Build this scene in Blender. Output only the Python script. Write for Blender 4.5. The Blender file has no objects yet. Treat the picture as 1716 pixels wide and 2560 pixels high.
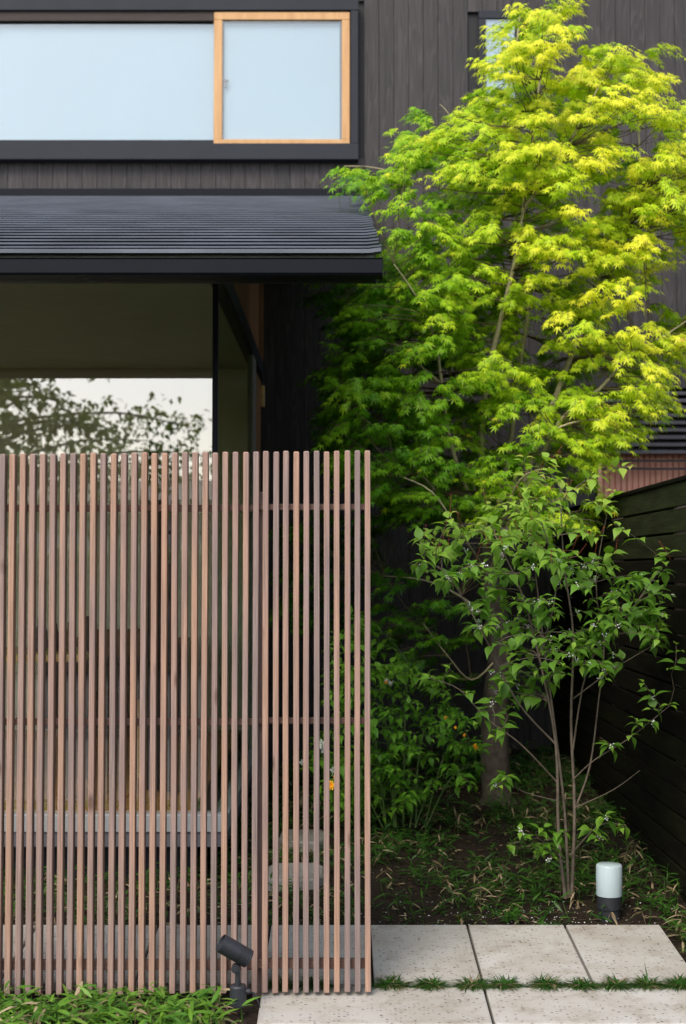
import bpy, math, random
import numpy as np
from mathutils import Vector, Matrix, Euler, noise

R = math.radians
rnd = random.Random(7)
sc = bpy.context.scene
COL = sc.collection

# ------------------------------------------------------------------ camera
CAMZ = 1.468
F = 3575.0
PITCH = R(2.37)
cam_d = bpy.data.cameras.new('camera')
cam = bpy.data.objects.new('camera', cam_d); COL.objects.link(cam)
cam.location = (0, 0, CAMZ)
cam.rotation_euler = (R(90) + PITCH, 0, 0)
cam_d.sensor_fit = 'VERTICAL'; cam_d.sensor_height = 36.0
cam_d.lens = F / 2560 * 36.0
cam_d.clip_start = 0.05; cam_d.clip_end = 3000
cam_d.dof.use_dof = True; cam_d.dof.focus_distance = 5.3; cam_d.dof.aperture_fstop = 3.4
cam_d.dof.aperture_blades = 0
sc.camera = cam

# ------------------------------------------------------------------ world, sun, exposure
SUN_EL, SUN_AZ = R(46), R(204)       # azimuth clockwise from +Y: behind the camera, to the left
w = bpy.data.worlds.new('World'); sc.world = w; w.use_nodes = True
nt = w.node_tree; nt.nodes.clear()
wo = nt.nodes.new('ShaderNodeOutputWorld'); bg = nt.nodes.new('ShaderNodeBackground')
sky = nt.nodes.new('ShaderNodeTexSky'); sky.sky_type = 'NISHITA'; sky.sun_disc = False
sky.sun_elevation = SUN_EL; sky.sun_rotation = SUN_AZ
sky.air_density = 1.0; sky.dust_density = 1.6; sky.ozone_density = 1.0
hs = nt.nodes.new('ShaderNodeHueSaturation'); hs.inputs['Saturation'].default_value = 0.56
nt.links.new(sky.outputs[0], hs.inputs['Color']); nt.links.new(hs.outputs[0], bg.inputs[0])
bg.inputs[1].default_value = 0.15
nt.links.new(bg.outputs[0], wo.inputs[0])
sd = bpy.data.lights.new('sun', 'SUN'); sd.energy = 1.25; sd.angle = R(28); sd.color = (1.0, 0.90, 0.74)
sun = bpy.data.objects.new('sun', sd); COL.objects.link(sun)
sdir = Vector((math.sin(SUN_AZ) * math.cos(SUN_EL), math.cos(SUN_AZ) * math.cos(SUN_EL), math.sin(SUN_EL)))
sun.rotation_euler = (-sdir).to_track_quat('-Z', 'Y').to_euler()
sun.location = sdir * 20
sc.view_settings.view_transform = 'Standard'; sc.view_settings.look = 'None'
sc.view_settings.exposure = 1.0; sc.view_settings.gamma = 1.0
sc.view_settings.use_curve_mapping = False
sc.cycles.max_bounces = 8; sc.cycles.transparent_max_bounces = 16
sc.cycles.diffuse_bounces = 4; sc.cycles.glossy_bounces = 4; sc.cycles.transmission_bounces = 6
sc.cycles.caustics_reflective = False; sc.cycles.caustics_refractive = False

# ------------------------------------------------------------------ measuring helper: photo pixel at a distance -> metres
SP, CP = math.sin(PITCH), math.cos(PITCH)
def P(u, v, Y):
    yy = F * CP + (v - 1280) * SP
    zz = F * SP - (v - 1280) * CP
    return Vector(((u - 858) / yy * Y, Y, CAMZ + zz / yy * Y))
def D(u, v, Y):                                  # the same from the 1568 px wide view
    return P(u * 1.0944, v * 1.0944, Y)
def proj(p):
    y = p[1]; z = p[2] - CAMZ
    d = y * CP + z * SP; h = -y * SP + z * CP
    return 858 + F * p[0] / d, 1280 - F * h / d
def sm(a, b, x):
    t = min(1, max(0, (x - a) / (b - a))); return t * t * (3 - 2 * t)
def slab_z(x, y): return 0.068 * (y - 5.0)
def ground_z(x, y):
    if y < 5.8: z = 0.068 * (max(y, 0.0) - 5.0) if y > 2.3 else -.345 + .16 * sm(1.9, 2.3, y) * .97
    else:
        zr = 0.0544 + 0.068 * (min(y, 8.6) - 5.8)
        zl = 0.0544 + 0.0 * (y - 5.8)
        k = sm(-0.15, -0.6, x) if x < -0.15 else 0
        z = zr * (1 - k) + zl * k
    return z - 0.028

# ------------------------------------------------------------------ object helpers
class MB:
    def __init__(s): s.v = []; s.f = []
    def add(s, v, f):
        o = len(s.v); s.v += [tuple(p) for p in v]; s.f += [tuple(i + o for i in q) for q in f]
    def box(s, x0, x1, y0, y1, z0, z1, c=0.0):
        if c <= 0:
            v = [(x, y, z) for z in (z0, z1) for (x, y) in ((x0, y0), (x1, y0), (x1, y1), (x0, y1))]
            s.add(v, [(3, 2, 1, 0), (4, 5, 6, 7), (0, 1, 5, 4), (1, 2, 6, 5), (2, 3, 7, 6), (3, 0, 4, 7)]); return
        ring = lambda i: [(x0 + c + i, y0 + i), (x1 - c - i, y0 + i), (x1 - i, y0 + c + i), (x1 - i, y1 - c - i), (x1 - c - i, y1 - i), (x0 + c + i, y1 - i), (x0 + i, y1 - c - i), (x0 + i, y0 + c + i)]
        lv = [(c * .7, z0), (0, z0 + c), (0, z1 - c), (c * .7, z1)]
        v = []
        for i, z in lv: v += [(x, y, z) for x, y in ring(i)]
        f = [tuple(range(7, -1, -1)), tuple(range(24, 32))]
        for k in range(3):
            for j in range(8):
                a = k * 8 + j; b = k * 8 + (j + 1) % 8
                f.append((a, b, b + 8, a + 8))
        s.add(v, f)
    def cyl(s, a, b, ra, rb=None, n=24, cap=True):
        rb = ra if rb is None else rb
        a = Vector(a); b = Vector(b); d = (b - a).normalized()
        t = d.orthogonal().normalized(); q = d.cross(t)
        v = []
        for p, r in ((a, ra), (b, rb)):
            v += [p + t * math.cos(2 * math.pi * i / n) * r + q * math.sin(2 * math.pi * i / n) * r for i in range(n)]
        f = [(i, (i + 1) % n, n + (i + 1) % n, n + i) for i in range(n)]
        if cap: f += [tuple(range(n - 1, -1, -1)), tuple(range(n, 2 * n))]
        s.add(v, f)
    def tube(s, pts, r0, r1, n=5, rs=None):
        pts = [Vector(p) for p in pts]; m = len(pts); o = len(s.v)
        ref = Vector((0.3, 1, 0.2)).normalized()
        for i, p in enumerate(pts):
            d = (pts[min(i + 1, m - 1)] - pts[max(i - 1, 0)])
            d = d.normalized() if d.length > 1e-6 else Vector((0, 0, 1))
            t = d.cross(ref).normalized(); q = d.cross(t)
            r = rs[i] if rs else r0 + (r1 - r0) * i / (m - 1)
            for k in range(n):
                a = 2 * math.pi * k / n
                s.v.append(tuple(p + t * math.cos(a) * r + q * math.sin(a) * r))
        for i in range(m - 1):
            for k in range(n):
                a = o + i * n + k; b = o + i * n + (k + 1) % n
                s.f.append((a, b, b + n, a + n))
        s.f.append(tuple(o + k for k in range(n))); s.f.append(tuple(o + (m - 1) * n + k for k in range(n)))
    def lathe(s, c, prof, n=40):
        o = len(s.v)
        for r, z in prof:
            for k in range(n):
                a = 2 * math.pi * k / n
                s.v.append((c[0] + r * math.cos(a), c[1] + r * math.sin(a), c[2] + z))
        for i in range(len(prof) - 1):
            for k in range(n):
                a = o + i * n + k; b = o + i * n + (k + 1) % n
                s.f.append((a, b, b + n, a + n))
    def mesh(s, name, m, smooth=False):
        me = bpy.data.meshes.new(name); me.from_pydata(s.v, [], s.f); me.update()
        if m: me.materials.append(m)
        if smooth: me.polygons.foreach_set('use_smooth', [True] * len(me.polygons))
        return me
    def build(s, name, m, parent=None, smooth=False, **kw):
        return link(name, s.mesh(name, m, smooth), parent, **kw)

def link(name, me, parent=None, label=None, cat=None, group=None, kind=None, loc=None, rot=None):
    o = bpy.data.objects.new(name, me); COL.objects.link(o)
    if parent: o.parent = parent
    if loc is not None: o.location = loc
    if rot is not None: o.rotation_euler = rot
    if label: o['label'] = label
    if cat: o['category'] = cat
    if group: o['group'] = group
    if kind: o['kind'] = kind
    return o
def thing(name, label, cat, loc=(0, 0, 0), group=None):
    return link(name, None, None, label, cat, group, None, loc)
def boxobj(name, m, parent, x0, x1, y0, y1, z0, z1, c=0.0, **kw):
    b = MB(); b.box(x0, x1, y0, y1, z0, z1, c); return b.build(name, m, parent, **kw)
def mkmesh(name, verts, faces, m, attr=None, smooth=False):
    """numpy verts (n,3), faces (k,q) of one size"""
    me = bpy.data.meshes.new(name)
    n = len(verts); k, q = faces.shape
    me.vertices.add(n); me.vertices.foreach_set('co', verts.astype(np.float32).ravel())
    me.loops.add(k * q); me.loops.foreach_set('vertex_index', faces.astype(np.int32).ravel())
    me.polygons.add(k); me.polygons.foreach_set('loop_start', np.arange(0, k * q, q, dtype=np.int32))
    try: me.polygons.foreach_set('loop_total', np.full(k, q, dtype=np.int32))
    except Exception: pass
    if smooth: me.polygons.foreach_set('use_smooth', np.ones(k, dtype=bool))
    me.update(calc_edges=True)
    if attr is not None:
        a = me.attributes.new('tone', 'FLOAT', 'POINT'); a.data.foreach_set('value', attr.astype(np.float32))
    if m: me.materials.append(m)
    return me

# ------------------------------------------------------------------ materials
def mat(name):
    m = bpy.data.materials.new(name); m.use_nodes = True
    nt = m.node_tree; b = nt.nodes['Principled BSDF']; return m, nt, b, nt.links
def nd(nt, t, **kw):
    n = nt.nodes.new(t)
    for k, v in kw.items():
        if k in n.inputs: n.inputs[k].default_value = v
        else: setattr(n, k, v)
    return n
def ramp(nt, stops, interp='LINEAR'):
    r = nt.nodes.new('ShaderNodeValToRGB'); r.color_ramp.interpolation = interp
    while len(r.color_ramp.elements) < len(stops): r.color_ramp.elements.new(0.5)
    for e, (p, c) in zip(r.color_ramp.elements, stops):
        e.position = p; e.color = (*c, 1) if len(c) == 3 else c
    return r
def coords(nt, scale=(1, 1, 1), kind='Object', rnd_off=True):
    tc = nt.nodes.new('ShaderNodeTexCoord'); mp = nt.nodes.new('ShaderNodeMapping')
    mp.inputs['Scale'].default_value = scale
    nt.links.new(tc.outputs[kind], mp.inputs[0])
    if rnd_off:
        oi = nt.nodes.new('ShaderNodeObjectInfo')
        mu = nd(nt, 'ShaderNodeVectorMath', operation='SCALE'); mu.inputs[0].default_value = (37.1, 91.7, 53.3)
        nt.links.new(oi.outputs['Random'], mu.inputs['Scale'])
        nt.links.new(mu.outputs[0], mp.inputs['Location'])
    return mp
def plain(name, col, rough=0.5, spec=0.5, metal=0.0, bump=0.0, bscale=200, var=0.15, vscale=6):
    m, nt, b, L = mat(name)
    mp = coords(nt, rnd_off=False)
    n = nd(nt, 'ShaderNodeTexNoise', Scale=vscale, Detail=5.0)
    L.new(mp.outputs[0], n.inputs['Vector'])
    r = ramp(nt, [(0.3, tuple(c * (1 - var) for c in col)), (0.7, tuple(min(1, c * (1 + var)) for c in col))])
    L.new(n.outputs['Fac'], r.inputs[0]); L.new(r.outputs[0], b.inputs['Base Color'])
    b.inputs['Roughness'].default_value = rough; b.inputs['Specular IOR Level'].default_value = spec
    b.inputs['Metallic'].default_value = metal
    if bump:
        n2 = nd(nt, 'ShaderNodeTexNoise', Scale=float(bscale), Detail=3.0)
        L.new(mp.outputs[0], n2.inputs['Vector'])
        bp = nd(nt, 'ShaderNodeBump', Strength=bump, Distance=0.002)
        L.new(n2.outputs['Fac'], bp.inputs['Height']); L.new(bp.outputs[0], b.inputs['Normal'])
    return m
def wood(name, cols, grain_axis='Z', gs=60, stretch=0.03, rough=0.6, spec=0.3, rnd_amt=1.0, span=.56, patch=2.0, bump=0.3, grain=0.35, knots=False):
    """cols: list of colour stops mixed by patch noise + per-object random; fine grain multiplies"""
    m, nt, b, L = mat(name)
    sc3 = {'Z': (1, 1, stretch), 'X': (stretch, 1, 1), 'Y': (1, stretch, 1)}[grain_axis]
    mp = coords(nt, sc3); mp2 = coords(nt, {'Z': (1, 1, .12), 'X': (.12, 1, 1), 'Y': (1, .12, 1)}[grain_axis])
    g = nd(nt, 'ShaderNodeTexNoise', Scale=float(gs) * 4, Detail=6.0, Roughness=0.65, Distortion=0.3)
    L.new(mp.outputs[0], g.inputs['Vector'])
    p = nd(nt, 'ShaderNodeTexNoise', Scale=float(patch) * 10, Detail=4.0)
    L.new(mp2.outputs[0], p.inputs['Vector'])
    oi = nt.nodes.new('ShaderNodeObjectInfo')
    a = nd(nt, 'ShaderNodeMath', operation='MULTIPLY_ADD'); a.inputs[1].default_value = rnd_amt
    sub = nd(nt, 'ShaderNodeMath', operation='SUBTRACT'); sub.inputs[1].default_value = 0.5
    L.new(oi.outputs['Random'], sub.inputs[0]); L.new(sub.outputs[0], a.inputs[0]); L.new(p.outputs['Fac'], a.inputs[2])
    r = ramp(nt, [(.5 - span / 2 + span * i / (len(cols) - 1), c) for i, c in enumerate(cols)])
    L.new(a.outputs[0], r.inputs[0])
    gr = ramp(nt, [(0.32, (1 - grain,) * 3), (0.66, (1 + grain * .35,) * 3)])
    L.new(g.outputs['Fac'], gr.inputs[0])
    mx = nd(nt, 'ShaderNodeMix', data_type='RGBA', blend_type='MULTIPLY'); mx.inputs[0].default_value = 1
    L.new(r.outputs[0], mx.inputs[6]); L.new(gr.outputs[0], mx.inputs[7])
    out = mx.outputs[2]
    if knots:
        mk = coords(nt, (1, 1, 0.35))
        vo = nd(nt, 'ShaderNodeTexVoronoi', Scale=9.0); L.new(mk.outputs[0], vo.inputs['Vector'])
        kr = ramp(nt, [(0.05, (0.35, 0.28, 0.25)), (0.13, (1, 1, 1))]); L.new(vo.outputs['Distance'], kr.inputs[0])
        m2 = nd(nt, 'ShaderNodeMix', data_type='RGBA', blend_type='MULTIPLY'); m2.inputs[0].default_value = 0.8
        L.new(out, m2.inputs[6]); L.new(kr.outputs[0], m2.inputs[7]); out = m2.outputs[2]
    L.new(out, b.inputs['Base Color'])
    b.inputs['Roughness'].default_value = rough; b.inputs['Specular IOR Level'].default_value = spec
    bp = nd(nt, 'ShaderNodeBump', Strength=bump, Distance=0.0015)
    L.new(g.outputs['Fac'], bp.inputs['Height']); L.new(bp.outputs[0], b.inputs['Normal'])
    return m
def cladding_mat():
    """dark stained cedar: cathedral grain in stretched rings"""
    m, nt, b, L = mat('stained_cedar')
    mp = coords(nt, (1, 1, 0.085))
    n0 = nd(nt, 'ShaderNodeTexNoise', Scale=9.0, Detail=2.0); L.new(mp.outputs[0], n0.inputs['Vector'])
    ml = nd(nt, 'ShaderNodeMath', operation='MULTIPLY'); ml.inputs[1].default_value = 13.0
    L.new(n0.outputs['Fac'], ml.inputs[0])
    fr = nd(nt, 'ShaderNodeMath', operation='FRACT'); L.new(ml.outputs[0], fr.inputs[0])
    mp2 = coords(nt, (1, 1, 0.02))
    n1 = nd(nt, 'ShaderNodeTexNoise', Scale=64.0, Detail=5.0, Roughness=0.7); L.new(mp2.outputs[0], n1.inputs['Vector'])
    r0 = ramp(nt, [(0.0, (0.027, 0.025, 0.0265)), (0.5, (0.032, 0.0295, 0.031)), (0.9, (0.050, 0.0455, 0.048)), (1.0, (0.030, 0.028, 0.029))])
    L.new(fr.outputs[0], r0.inputs[0])
    gr = ramp(nt, [(0.3, (0.62, 0.62, 0.62)), (0.7, (1.32, 1.30, 1.30))]); L.new(n1.outputs['Fac'], gr.inputs[0])
    mx = nd(nt, 'ShaderNodeMix', data_type='RGBA', blend_type='MULTIPLY'); mx.inputs[0].default_value = 1
    L.new(r0.outputs[0], mx.inputs[6]); L.new(gr.outputs[0], mx.inputs[7])
    oi = nt.nodes.new('ShaderNodeObjectInfo')
    rr = ramp(nt, [(0, (0.90, 0.86, 0.87)), (1, (1.16, 1.08, 1.08))]); L.new(oi.outputs['Random'], rr.inputs[0])
    m2 = nd(nt, 'ShaderNodeMix', data_type='RGBA', blend_type='MULTIPLY'); m2.inputs[0].default_value = 1
    L.new(mx.outputs[2], m2.inputs[6]); L.new(rr.outputs[0], m2.inputs[7])
    L.new(m2.outputs[2], b.inputs['Base Color'])
    b.inputs['Roughness'].default_value = 0.6; b.inputs['Specular IOR Level'].default_value = 0.35
    bp = nd(nt, 'ShaderNodeBump', Strength=0.35, Distance=0.002)
    L.new(n1.outputs['Fac'], bp.inputs['Height']); L.new(bp.outputs[0], b.inputs['Normal'])
    return m
def stone_mat(name, base, warm, stain=0.25):
    m, nt, b, L = mat(name)
    mp = coords(nt, (0.42, 1, 1)); mpl = coords(nt, (1, 1, 1))
    v = nd(nt, 'ShaderNodeTexVoronoi', Scale=150.0, Randomness=1.0); L.new(mp.outputs[0], v.inputs['Vector'])
    n = nd(nt, 'ShaderNodeTexNoise', Scale=38.0, Detail=2.0); L.new(mp.outputs[0], n.inputs['Vector'])
    # pits: small voronoi distance, only where the cell colour is high
    cr = nd(nt, 'ShaderNodeSeparateColor'); L.new(v.outputs['Color'], cr.inputs[0])
    gt = nd(nt, 'ShaderNodeMath', operation='GREATER_THAN'); gt.inputs[1].default_value = 0.66; L.new(cr.outputs[0], gt.inputs[0])
    mr = nd(nt, 'ShaderNodeMath', operation='MULTIPLY_ADD'); mr.inputs[1].default_value = 0.3; mr.inputs[2].default_value = 0.10
    L.new(cr.outputs[1], mr.inputs[0])
    lt = nd(nt, 'ShaderNodeMath', operation='LESS_THAN'); L.new(v.outputs['Distance'], lt.inputs[0]); L.new(mr.outputs[0], lt.inputs[1])
    pit = nd(nt, 'ShaderNodeMath', operation='MULTIPLY'); L.new(gt.outputs[0], pit.inputs[0]); L.new(lt.outputs[0], pit.inputs[1])
    big = nd(nt, 'ShaderNodeTexNoise', Scale=3.5, Detail=6.0, Roughness=0.6); L.new(mpl.outputs[0], big.inputs['Vector'])
    r = ramp(nt, [(0.3, tuple(c * (1 - stain) for c in warm)), (0.62, base)]); L.new(big.outputs['Fac'], r.inputs[0])
    fine = nd(nt, 'ShaderNodeTexNoise', Scale=420.0, Detail=3.0); L.new(mpl.outputs[0], fine.inputs['Vector'])
    fr = ramp(nt, [(0.3, (0.84,) * 3), (0.7, (1.12,) * 3)]); L.new(fine.outputs['Fac'], fr.inputs[0])
    mx = nd(nt, 'ShaderNodeMix', data_type='RGBA', blend_type='MULTIPLY'); mx.inputs[0].default_value = 1
    L.new(r.outputs[0], mx.inputs[6]); L.new(fr.outputs[0], mx.inputs[7])
    m2 = nd(nt, 'ShaderNodeMix', data_type='RGBA', blend_type='MIX'); L.new(pit.outputs[0], m2.inputs[0])
    L.new(mx.outputs[2], m2.inputs[6]); m2.inputs[7].default_value = (0.07, 0.06, 0.055, 1)
    oi = nt.nodes.new('ShaderNodeObjectInfo')
    rr_ = ramp(nt, [(0, (0.90, 0.89, 0.87)), (1, (1.04, 1.04, 1.04))]); L.new(oi.outputs['Random'], rr_.inputs[0])
    sn = nd(nt, 'ShaderNodeTexNoise', Scale=9.0, Detail=8.0, Roughness=0.75); L.new(mpl.outputs[0], sn.inputs['Vector'])
    sr = ramp(nt, [(0.36, (0.80, 0.77, 0.72)), (0.50, (1, 1, 1))]); L.new(sn.outputs['Fac'], sr.inputs[0])
    m3 = nd(nt, 'ShaderNodeMix', data_type='RGBA', blend_type='MULTIPLY'); m3.inputs[0].default_value = 1
    L.new(m2.outputs[2], m3.inputs[6]); L.new(rr_.outputs[0], m3.inputs[7])
    m4 = nd(nt, 'ShaderNodeMix', data_type='RGBA', blend_type='MULTIPLY'); m4.inputs[0].default_value = 1
    L.new(m3.outputs[2], m4.inputs[6]); L.new(sr.outputs[0], m4.inputs[7])
    L.new(m4.outputs[2], b.inputs['Base Color'])
    b.inputs['Roughness'].default_value = 0.85; b.inputs['Specular IOR Level'].default_value = 0.25
    inv = nd(nt, 'ShaderNodeMath', operation='SUBTRACT'); inv.inputs[0].default_value = 1.0; L.new(pit.outputs[0], inv.inputs[1])
    bp = nd(nt, 'ShaderNodeBump', Strength=0.5, Distance=0.002)
    L.new(inv.outputs[0], bp.inputs['Height']); L.new(bp.outputs[0], b.inputs['Normal'])
    return m
def leaf_mat(name, stops, source='attr', trans=0.42, rough=0.45, spec=0.35, tr_gain=(1.15, 1.25, 0.6)):
    """leaf colour by tone (age, plus painted light on the maple): mesh attribute, or the object's own colour for single leaves"""
    m, nt, b, L = mat(name)
    if source == 'attr':
        a = nd(nt, 'ShaderNodeAttribute', attribute_name='tone'); fac = a.outputs['Fac']
    else:
        a = nt.nodes.new('ShaderNodeObjectInfo'); s = nt.nodes.new('ShaderNodeSeparateColor')
        L.new(a.outputs['Color'], s.inputs[0]); fac = s.outputs[0]
    r = ramp(nt, stops); L.new(fac, r.inputs[0])
    L.new(r.outputs[0], b.inputs['Base Color'])
    b.inputs['Roughness'].default_value = rough; b.inputs['Specular IOR Level'].default_value = spec
    t = nt.nodes.new('ShaderNodeBsdfTranslucent')
    mul = nd(nt, 'ShaderNodeMix', data_type='RGBA', blend_type='MULTIPLY'); mul.inputs[0].default_value = 1
    L.new(r.outputs[0], mul.inputs[6]); mul.inputs[7].default_value = (*tr_gain, 1)
    L.new(mul.outputs[2], t.inputs['Color'])
    mx = nt.nodes.new('ShaderNodeMixShader'); mx.inputs[0].default_value = trans
    out = [n for n in nt.nodes if n.type == 'OUTPUT_MATERIAL'][0]
    L.new(b.outputs[0], mx.inputs[1]); L.new(t.outputs[0], mx.inputs[2]); L.new(mx.outputs[0], out.inputs[0])
    return m
def glass_mat(name, tint=(0.7, 0.74, 0.7), refl=0.25, fres=1.6, gcol=(0.95, 0.97, 0.95)):
    m, nt, b, L = mat(name)
    nt.nodes.remove(b)
    out = [n for n in nt.nodes if n.type == 'OUTPUT_MATERIAL'][0]
    tr = nt.nodes.new('ShaderNodeBsdfTransparent'); tr.inputs[0].default_value = (*tint, 1)
    gl = nt.nodes.new('ShaderNodeBsdfGlossy'); gl.inputs['Roughness'].default_value = 0.0; gl.inputs['Color'].default_value = (*gcol, 1)
    f = nd(nt, 'ShaderNodeFresnel', IOR=fres)
    ad = nd(nt, 'ShaderNodeMath', operation='MAXIMUM'); ad.inputs[1].default_value = refl
    L.new(f.outputs[0], ad.inputs[0])
    ge = nt.nodes.new('ShaderNodeNewGeometry'); iv = nd(nt, 'ShaderNodeMath', operation='SUBTRACT'); iv.inputs[0].default_value = 1.0
    L.new(ge.outputs['Backfacing'], iv.inputs[1])
    mu = nd(nt, 'ShaderNodeMath', operation='MULTIPLY'); L.new(ad.outputs[0], mu.inputs[0]); L.new(iv.outputs[0], mu.inputs[1])
    mx = nt.nodes.new('ShaderNodeMixShader'); L.new(mu.outputs[0], mx.inputs[0])
    L.new(tr.outputs[0], mx.inputs[1]); L.new(gl.outputs[0], mx.inputs[2]); L.new(mx.outputs[0], out.inputs[0])
    return m
def soil_mat():
    m, nt, b, L = mat('dark_soil')
    mp = coords(nt, rnd_off=False)
    n = nd(nt, 'ShaderNodeTexNoise', Scale=45.0, Detail=8.0, Roughness=0.7); L.new(mp.outputs[0], n.inputs['Vector'])
    r = ramp(nt, [(0.3, (0.008, 0.006, 0.004)), (0.55, (0.03, 0.021, 0.015)), (0.75, (0.075, 0.055, 0.04))])
    L.new(n.outputs['Fac'], r.inputs[0]); L.new(r.outputs[0], b.inputs['Base Color'])
    b.inputs['Roughness'].default_value = 0.95; b.inputs['Specular IOR Level'].default_value = 0.15
    bp = nd(nt, 'ShaderNodeBump', Strength=0.9, Distance=0.01)
    L.new(n.outputs['Fac'], bp.inputs['Height']); L.new(bp.outputs[0], b.inputs['Normal'])
    return m

M = {}
M['slat'] = wood('weathered_slat_wood', [(0.255, 0.19, 0.172), (0.31, 0.212, 0.182), (0.36, 0.23, 0.178), (0.41, 0.25, 0.175)], 'Z', 60, 0.02, rough=0.65, spec=0.25, rnd_amt=0.22, span=.31, patch=1.0, bump=0.45, grain=0.36, knots=True)
M['rail'] = wood('brown_rail_wood', [(0.20, 0.125, 0.10), (0.27, 0.165, 0.13), (0.33, 0.215, 0.175)], 'X', 60, 0.03, rnd_amt=0.3)
M['darkwood'] = wood('dark_header_wood', [(0.03, 0.021, 0.018), (0.045, 0.03, 0.026)], 'X', 60, 0.03, rnd_amt=0.2)
M['post'] = wood('dark_post_wood', [(0.34, 0.235, 0.205), (0.44, 0.31, 0.27)], 'Z', 60, 0.03, rnd_amt=0.2)
M['clad'] = cladding_mat()
M['black'] = plain('black_paint', (0.010, 0.010, 0.012), 0.5, 0.3)
M['frame'] = plain('dark_blue_grey_metal', (0.023, 0.026, 0.034), 0.55, 0.18, bump=0.05, var=0.08)
M['gutter'] = plain('dark_gutter_metal', (0.006, 0.007, 0.011), 0.5, 0.12, var=0.1)
M['roofm'] = plain('dark_folded_roof_metal', (0.16, 0.175, 0.21), 0.4, 0.5, bump=0.15, bscale=60, var=0.2, vscale=3)
M['sash'] = wood('honey_pine_sash', [(0.46, 0.25, 0.105), (0.55, 0.31, 0.14), (0.62, 0.38, 0.18)], 'Z', 40, 0.04, rough=0.45, rnd_amt=0.2, bump=0.1, grain=0.12)
M['blind'] = plain('pale_roller_blind', (0.53, 0.57, 0.59), 0.9, 0.1, var=0.03, vscale=1.2)
M['winglass'] = glass_mat('upper_window_glass', (0.84, 0.90, 0.93), 0.16)
M['glass'] = glass_mat('ground_floor_glass', (0.97, 0.98, 0.93), 0.33, gcol=(1.0, 0.945, 0.895))
M['sideglass'] = glass_mat('side_wall_glass', (0.70, 0.76, 0.66), 0.10, 1.0001)
M['sill'] = plain('pale_grey_sill_metal', (0.27, 0.285, 0.295), 0.45, 0.4, var=0.05)
M['fascia'] = plain('slate_fascia', (0.09, 0.09, 0.105), 0.6, 0.3)
M['found'] = plain('dark_foundation', (0.03, 0.031, 0.04), 0.8, 0.2)
M['soffit'] = wood('brown_soffit_wood', [(0.155, 0.185, 0.15), (0.21, 0.245, 0.195)], 'X', 30, 0.05, rnd_amt=0.4)
M['warmwood'] = wood('warm_brown_boards', [(0.22, 0.11, 0.05), (0.33, 0.17, 0.08)], 'Z', 30, 0.05, rnd_amt=0.5)
M['floorwood'] = wood('oak_floor', [(0.48, 0.24, 0.09), (0.58, 0.31, 0.13)], 'Y', 30, 0.05, rough=0.35, spec=0.4, rnd_amt=0.8)
M['roomwall'] = plain('olive_grey_plaster', (0.72, 0.76, 0.64), 0.9, 0.1, var=0.04)
M['ceil'] = plain('grey_green_ceiling', (0.36, 0.44, 0.38), 0.9, 0.1, var=0.05)
M['greyframe'] = plain('light_grey_door_frame', (0.22, 0.215, 0.20), 0.5, 0.4, var=0.04)
M['slab'] = stone_mat('speckled_pale_stone', (0.495, 0.48, 0.455), (0.455, 0.415, 0.365), 0.14)
M['step'] = stone_mat('rough_step_stone', (0.30, 0.29, 0.27), (0.26, 0.24, 0.21), 0.3)
M['soil'] = soil_mat()
M['asphalt'] = plain('street_asphalt', (0.09, 0.09, 0.09), 0.9, 0.2, bump=0.4, bscale=90, var=0.2)
M['fence'] = wood('blackened_fence_board', [(0.008, 0.007, 0.006), (0.012, 0.011, 0.008), (0.018, 0.019, 0.010)], 'Y', 30, 0.05, rough=0.92, spec=0.03, rnd_amt=0.3, bump=0.5, grain=0.4)
M['fence_lit_tone'] = wood('lit_tone_fence_board', [(0.020, 0.022, 0.011), (0.034, 0.040, 0.018), (0.045, 0.055, 0.024)], 'Y', 30, 0.05, rough=0.9, spec=0.05, rnd_amt=0.3, bump=0.5, grain=0.4)  # lighter, greener copy of the fence board: light on the top painted in
M['panel'] = plain('red_brown_corrugated', (0.68, 0.34, 0.25), 0.6, 0.3, var=0.12)
M['louver'] = plain('dark_louver_metal', (0.11, 0.105, 0.125), 0.4, 0.5, var=0.1)
M['lampwhite'] = plain('opal_lamp_shade', (0.44, 0.54, 0.58), 0.35, 0.5, var=0.03)
M['lampdark'] = plain('charcoal_lamp_metal', (0.022, 0.024, 0.030), 0.5, 0.45, bump=0.2, bscale=500, var=0.25)
M['bark'] = plain('grey_brown_bark', (0.075, 0.062, 0.05), 0.85, 0.2, bump=0.8, bscale=70, var=0.4, vscale=25)
M['stem'] = plain('olive_branch_bark', (0.36, 0.31, 0.18), 0.7, 0.3, bump=0.3, bscale=90, var=0.3, vscale=18)
M['twig'] = plain('dark_maple_twig', (0.11, 0.085, 0.045), 0.7, 0.2, var=0.3, vscale=18)
M['shrubstem'] = plain('grey_shrub_stem', (0.13, 0.105, 0.08), 0.75, 0.2, bump=0.3, bscale=120, var=0.3, vscale=30)
M['redstem'] = plain('reddish_shoot', (0.20, 0.045, 0.025), 0.6, 0.3, var=0.3, vscale=20)
M['greenstem'] = plain('green_kerria_stem', (0.07, 0.12, 0.03), 0.6, 0.3, var=0.3, vscale=20)
M['berry'] = plain('white_berry', (0.80, 0.80, 0.84), 0.4, 0.4, var=0.05)
M['flower'] = plain('orange_yellow_petals', (0.85, 0.40, 0.02), 0.6, 0.2, var=0.15, vscale=60)
M['whiteflower'] = plain('white_petals', (0.45, 0.48, 0.42), 0.6, 0.2, var=0.1, vscale=60)
M['dark_obj'] = plain('dark_furniture', (0.02, 0.018, 0.018), 0.5, 0.3)
M['tan'] = wood('tan_beech_furniture', [(0.66, 0.42, 0.16), (0.76, 0.52, 0.22)], 'X', 30, 0.05, rough=0.45, rnd_amt=0.2)
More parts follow.
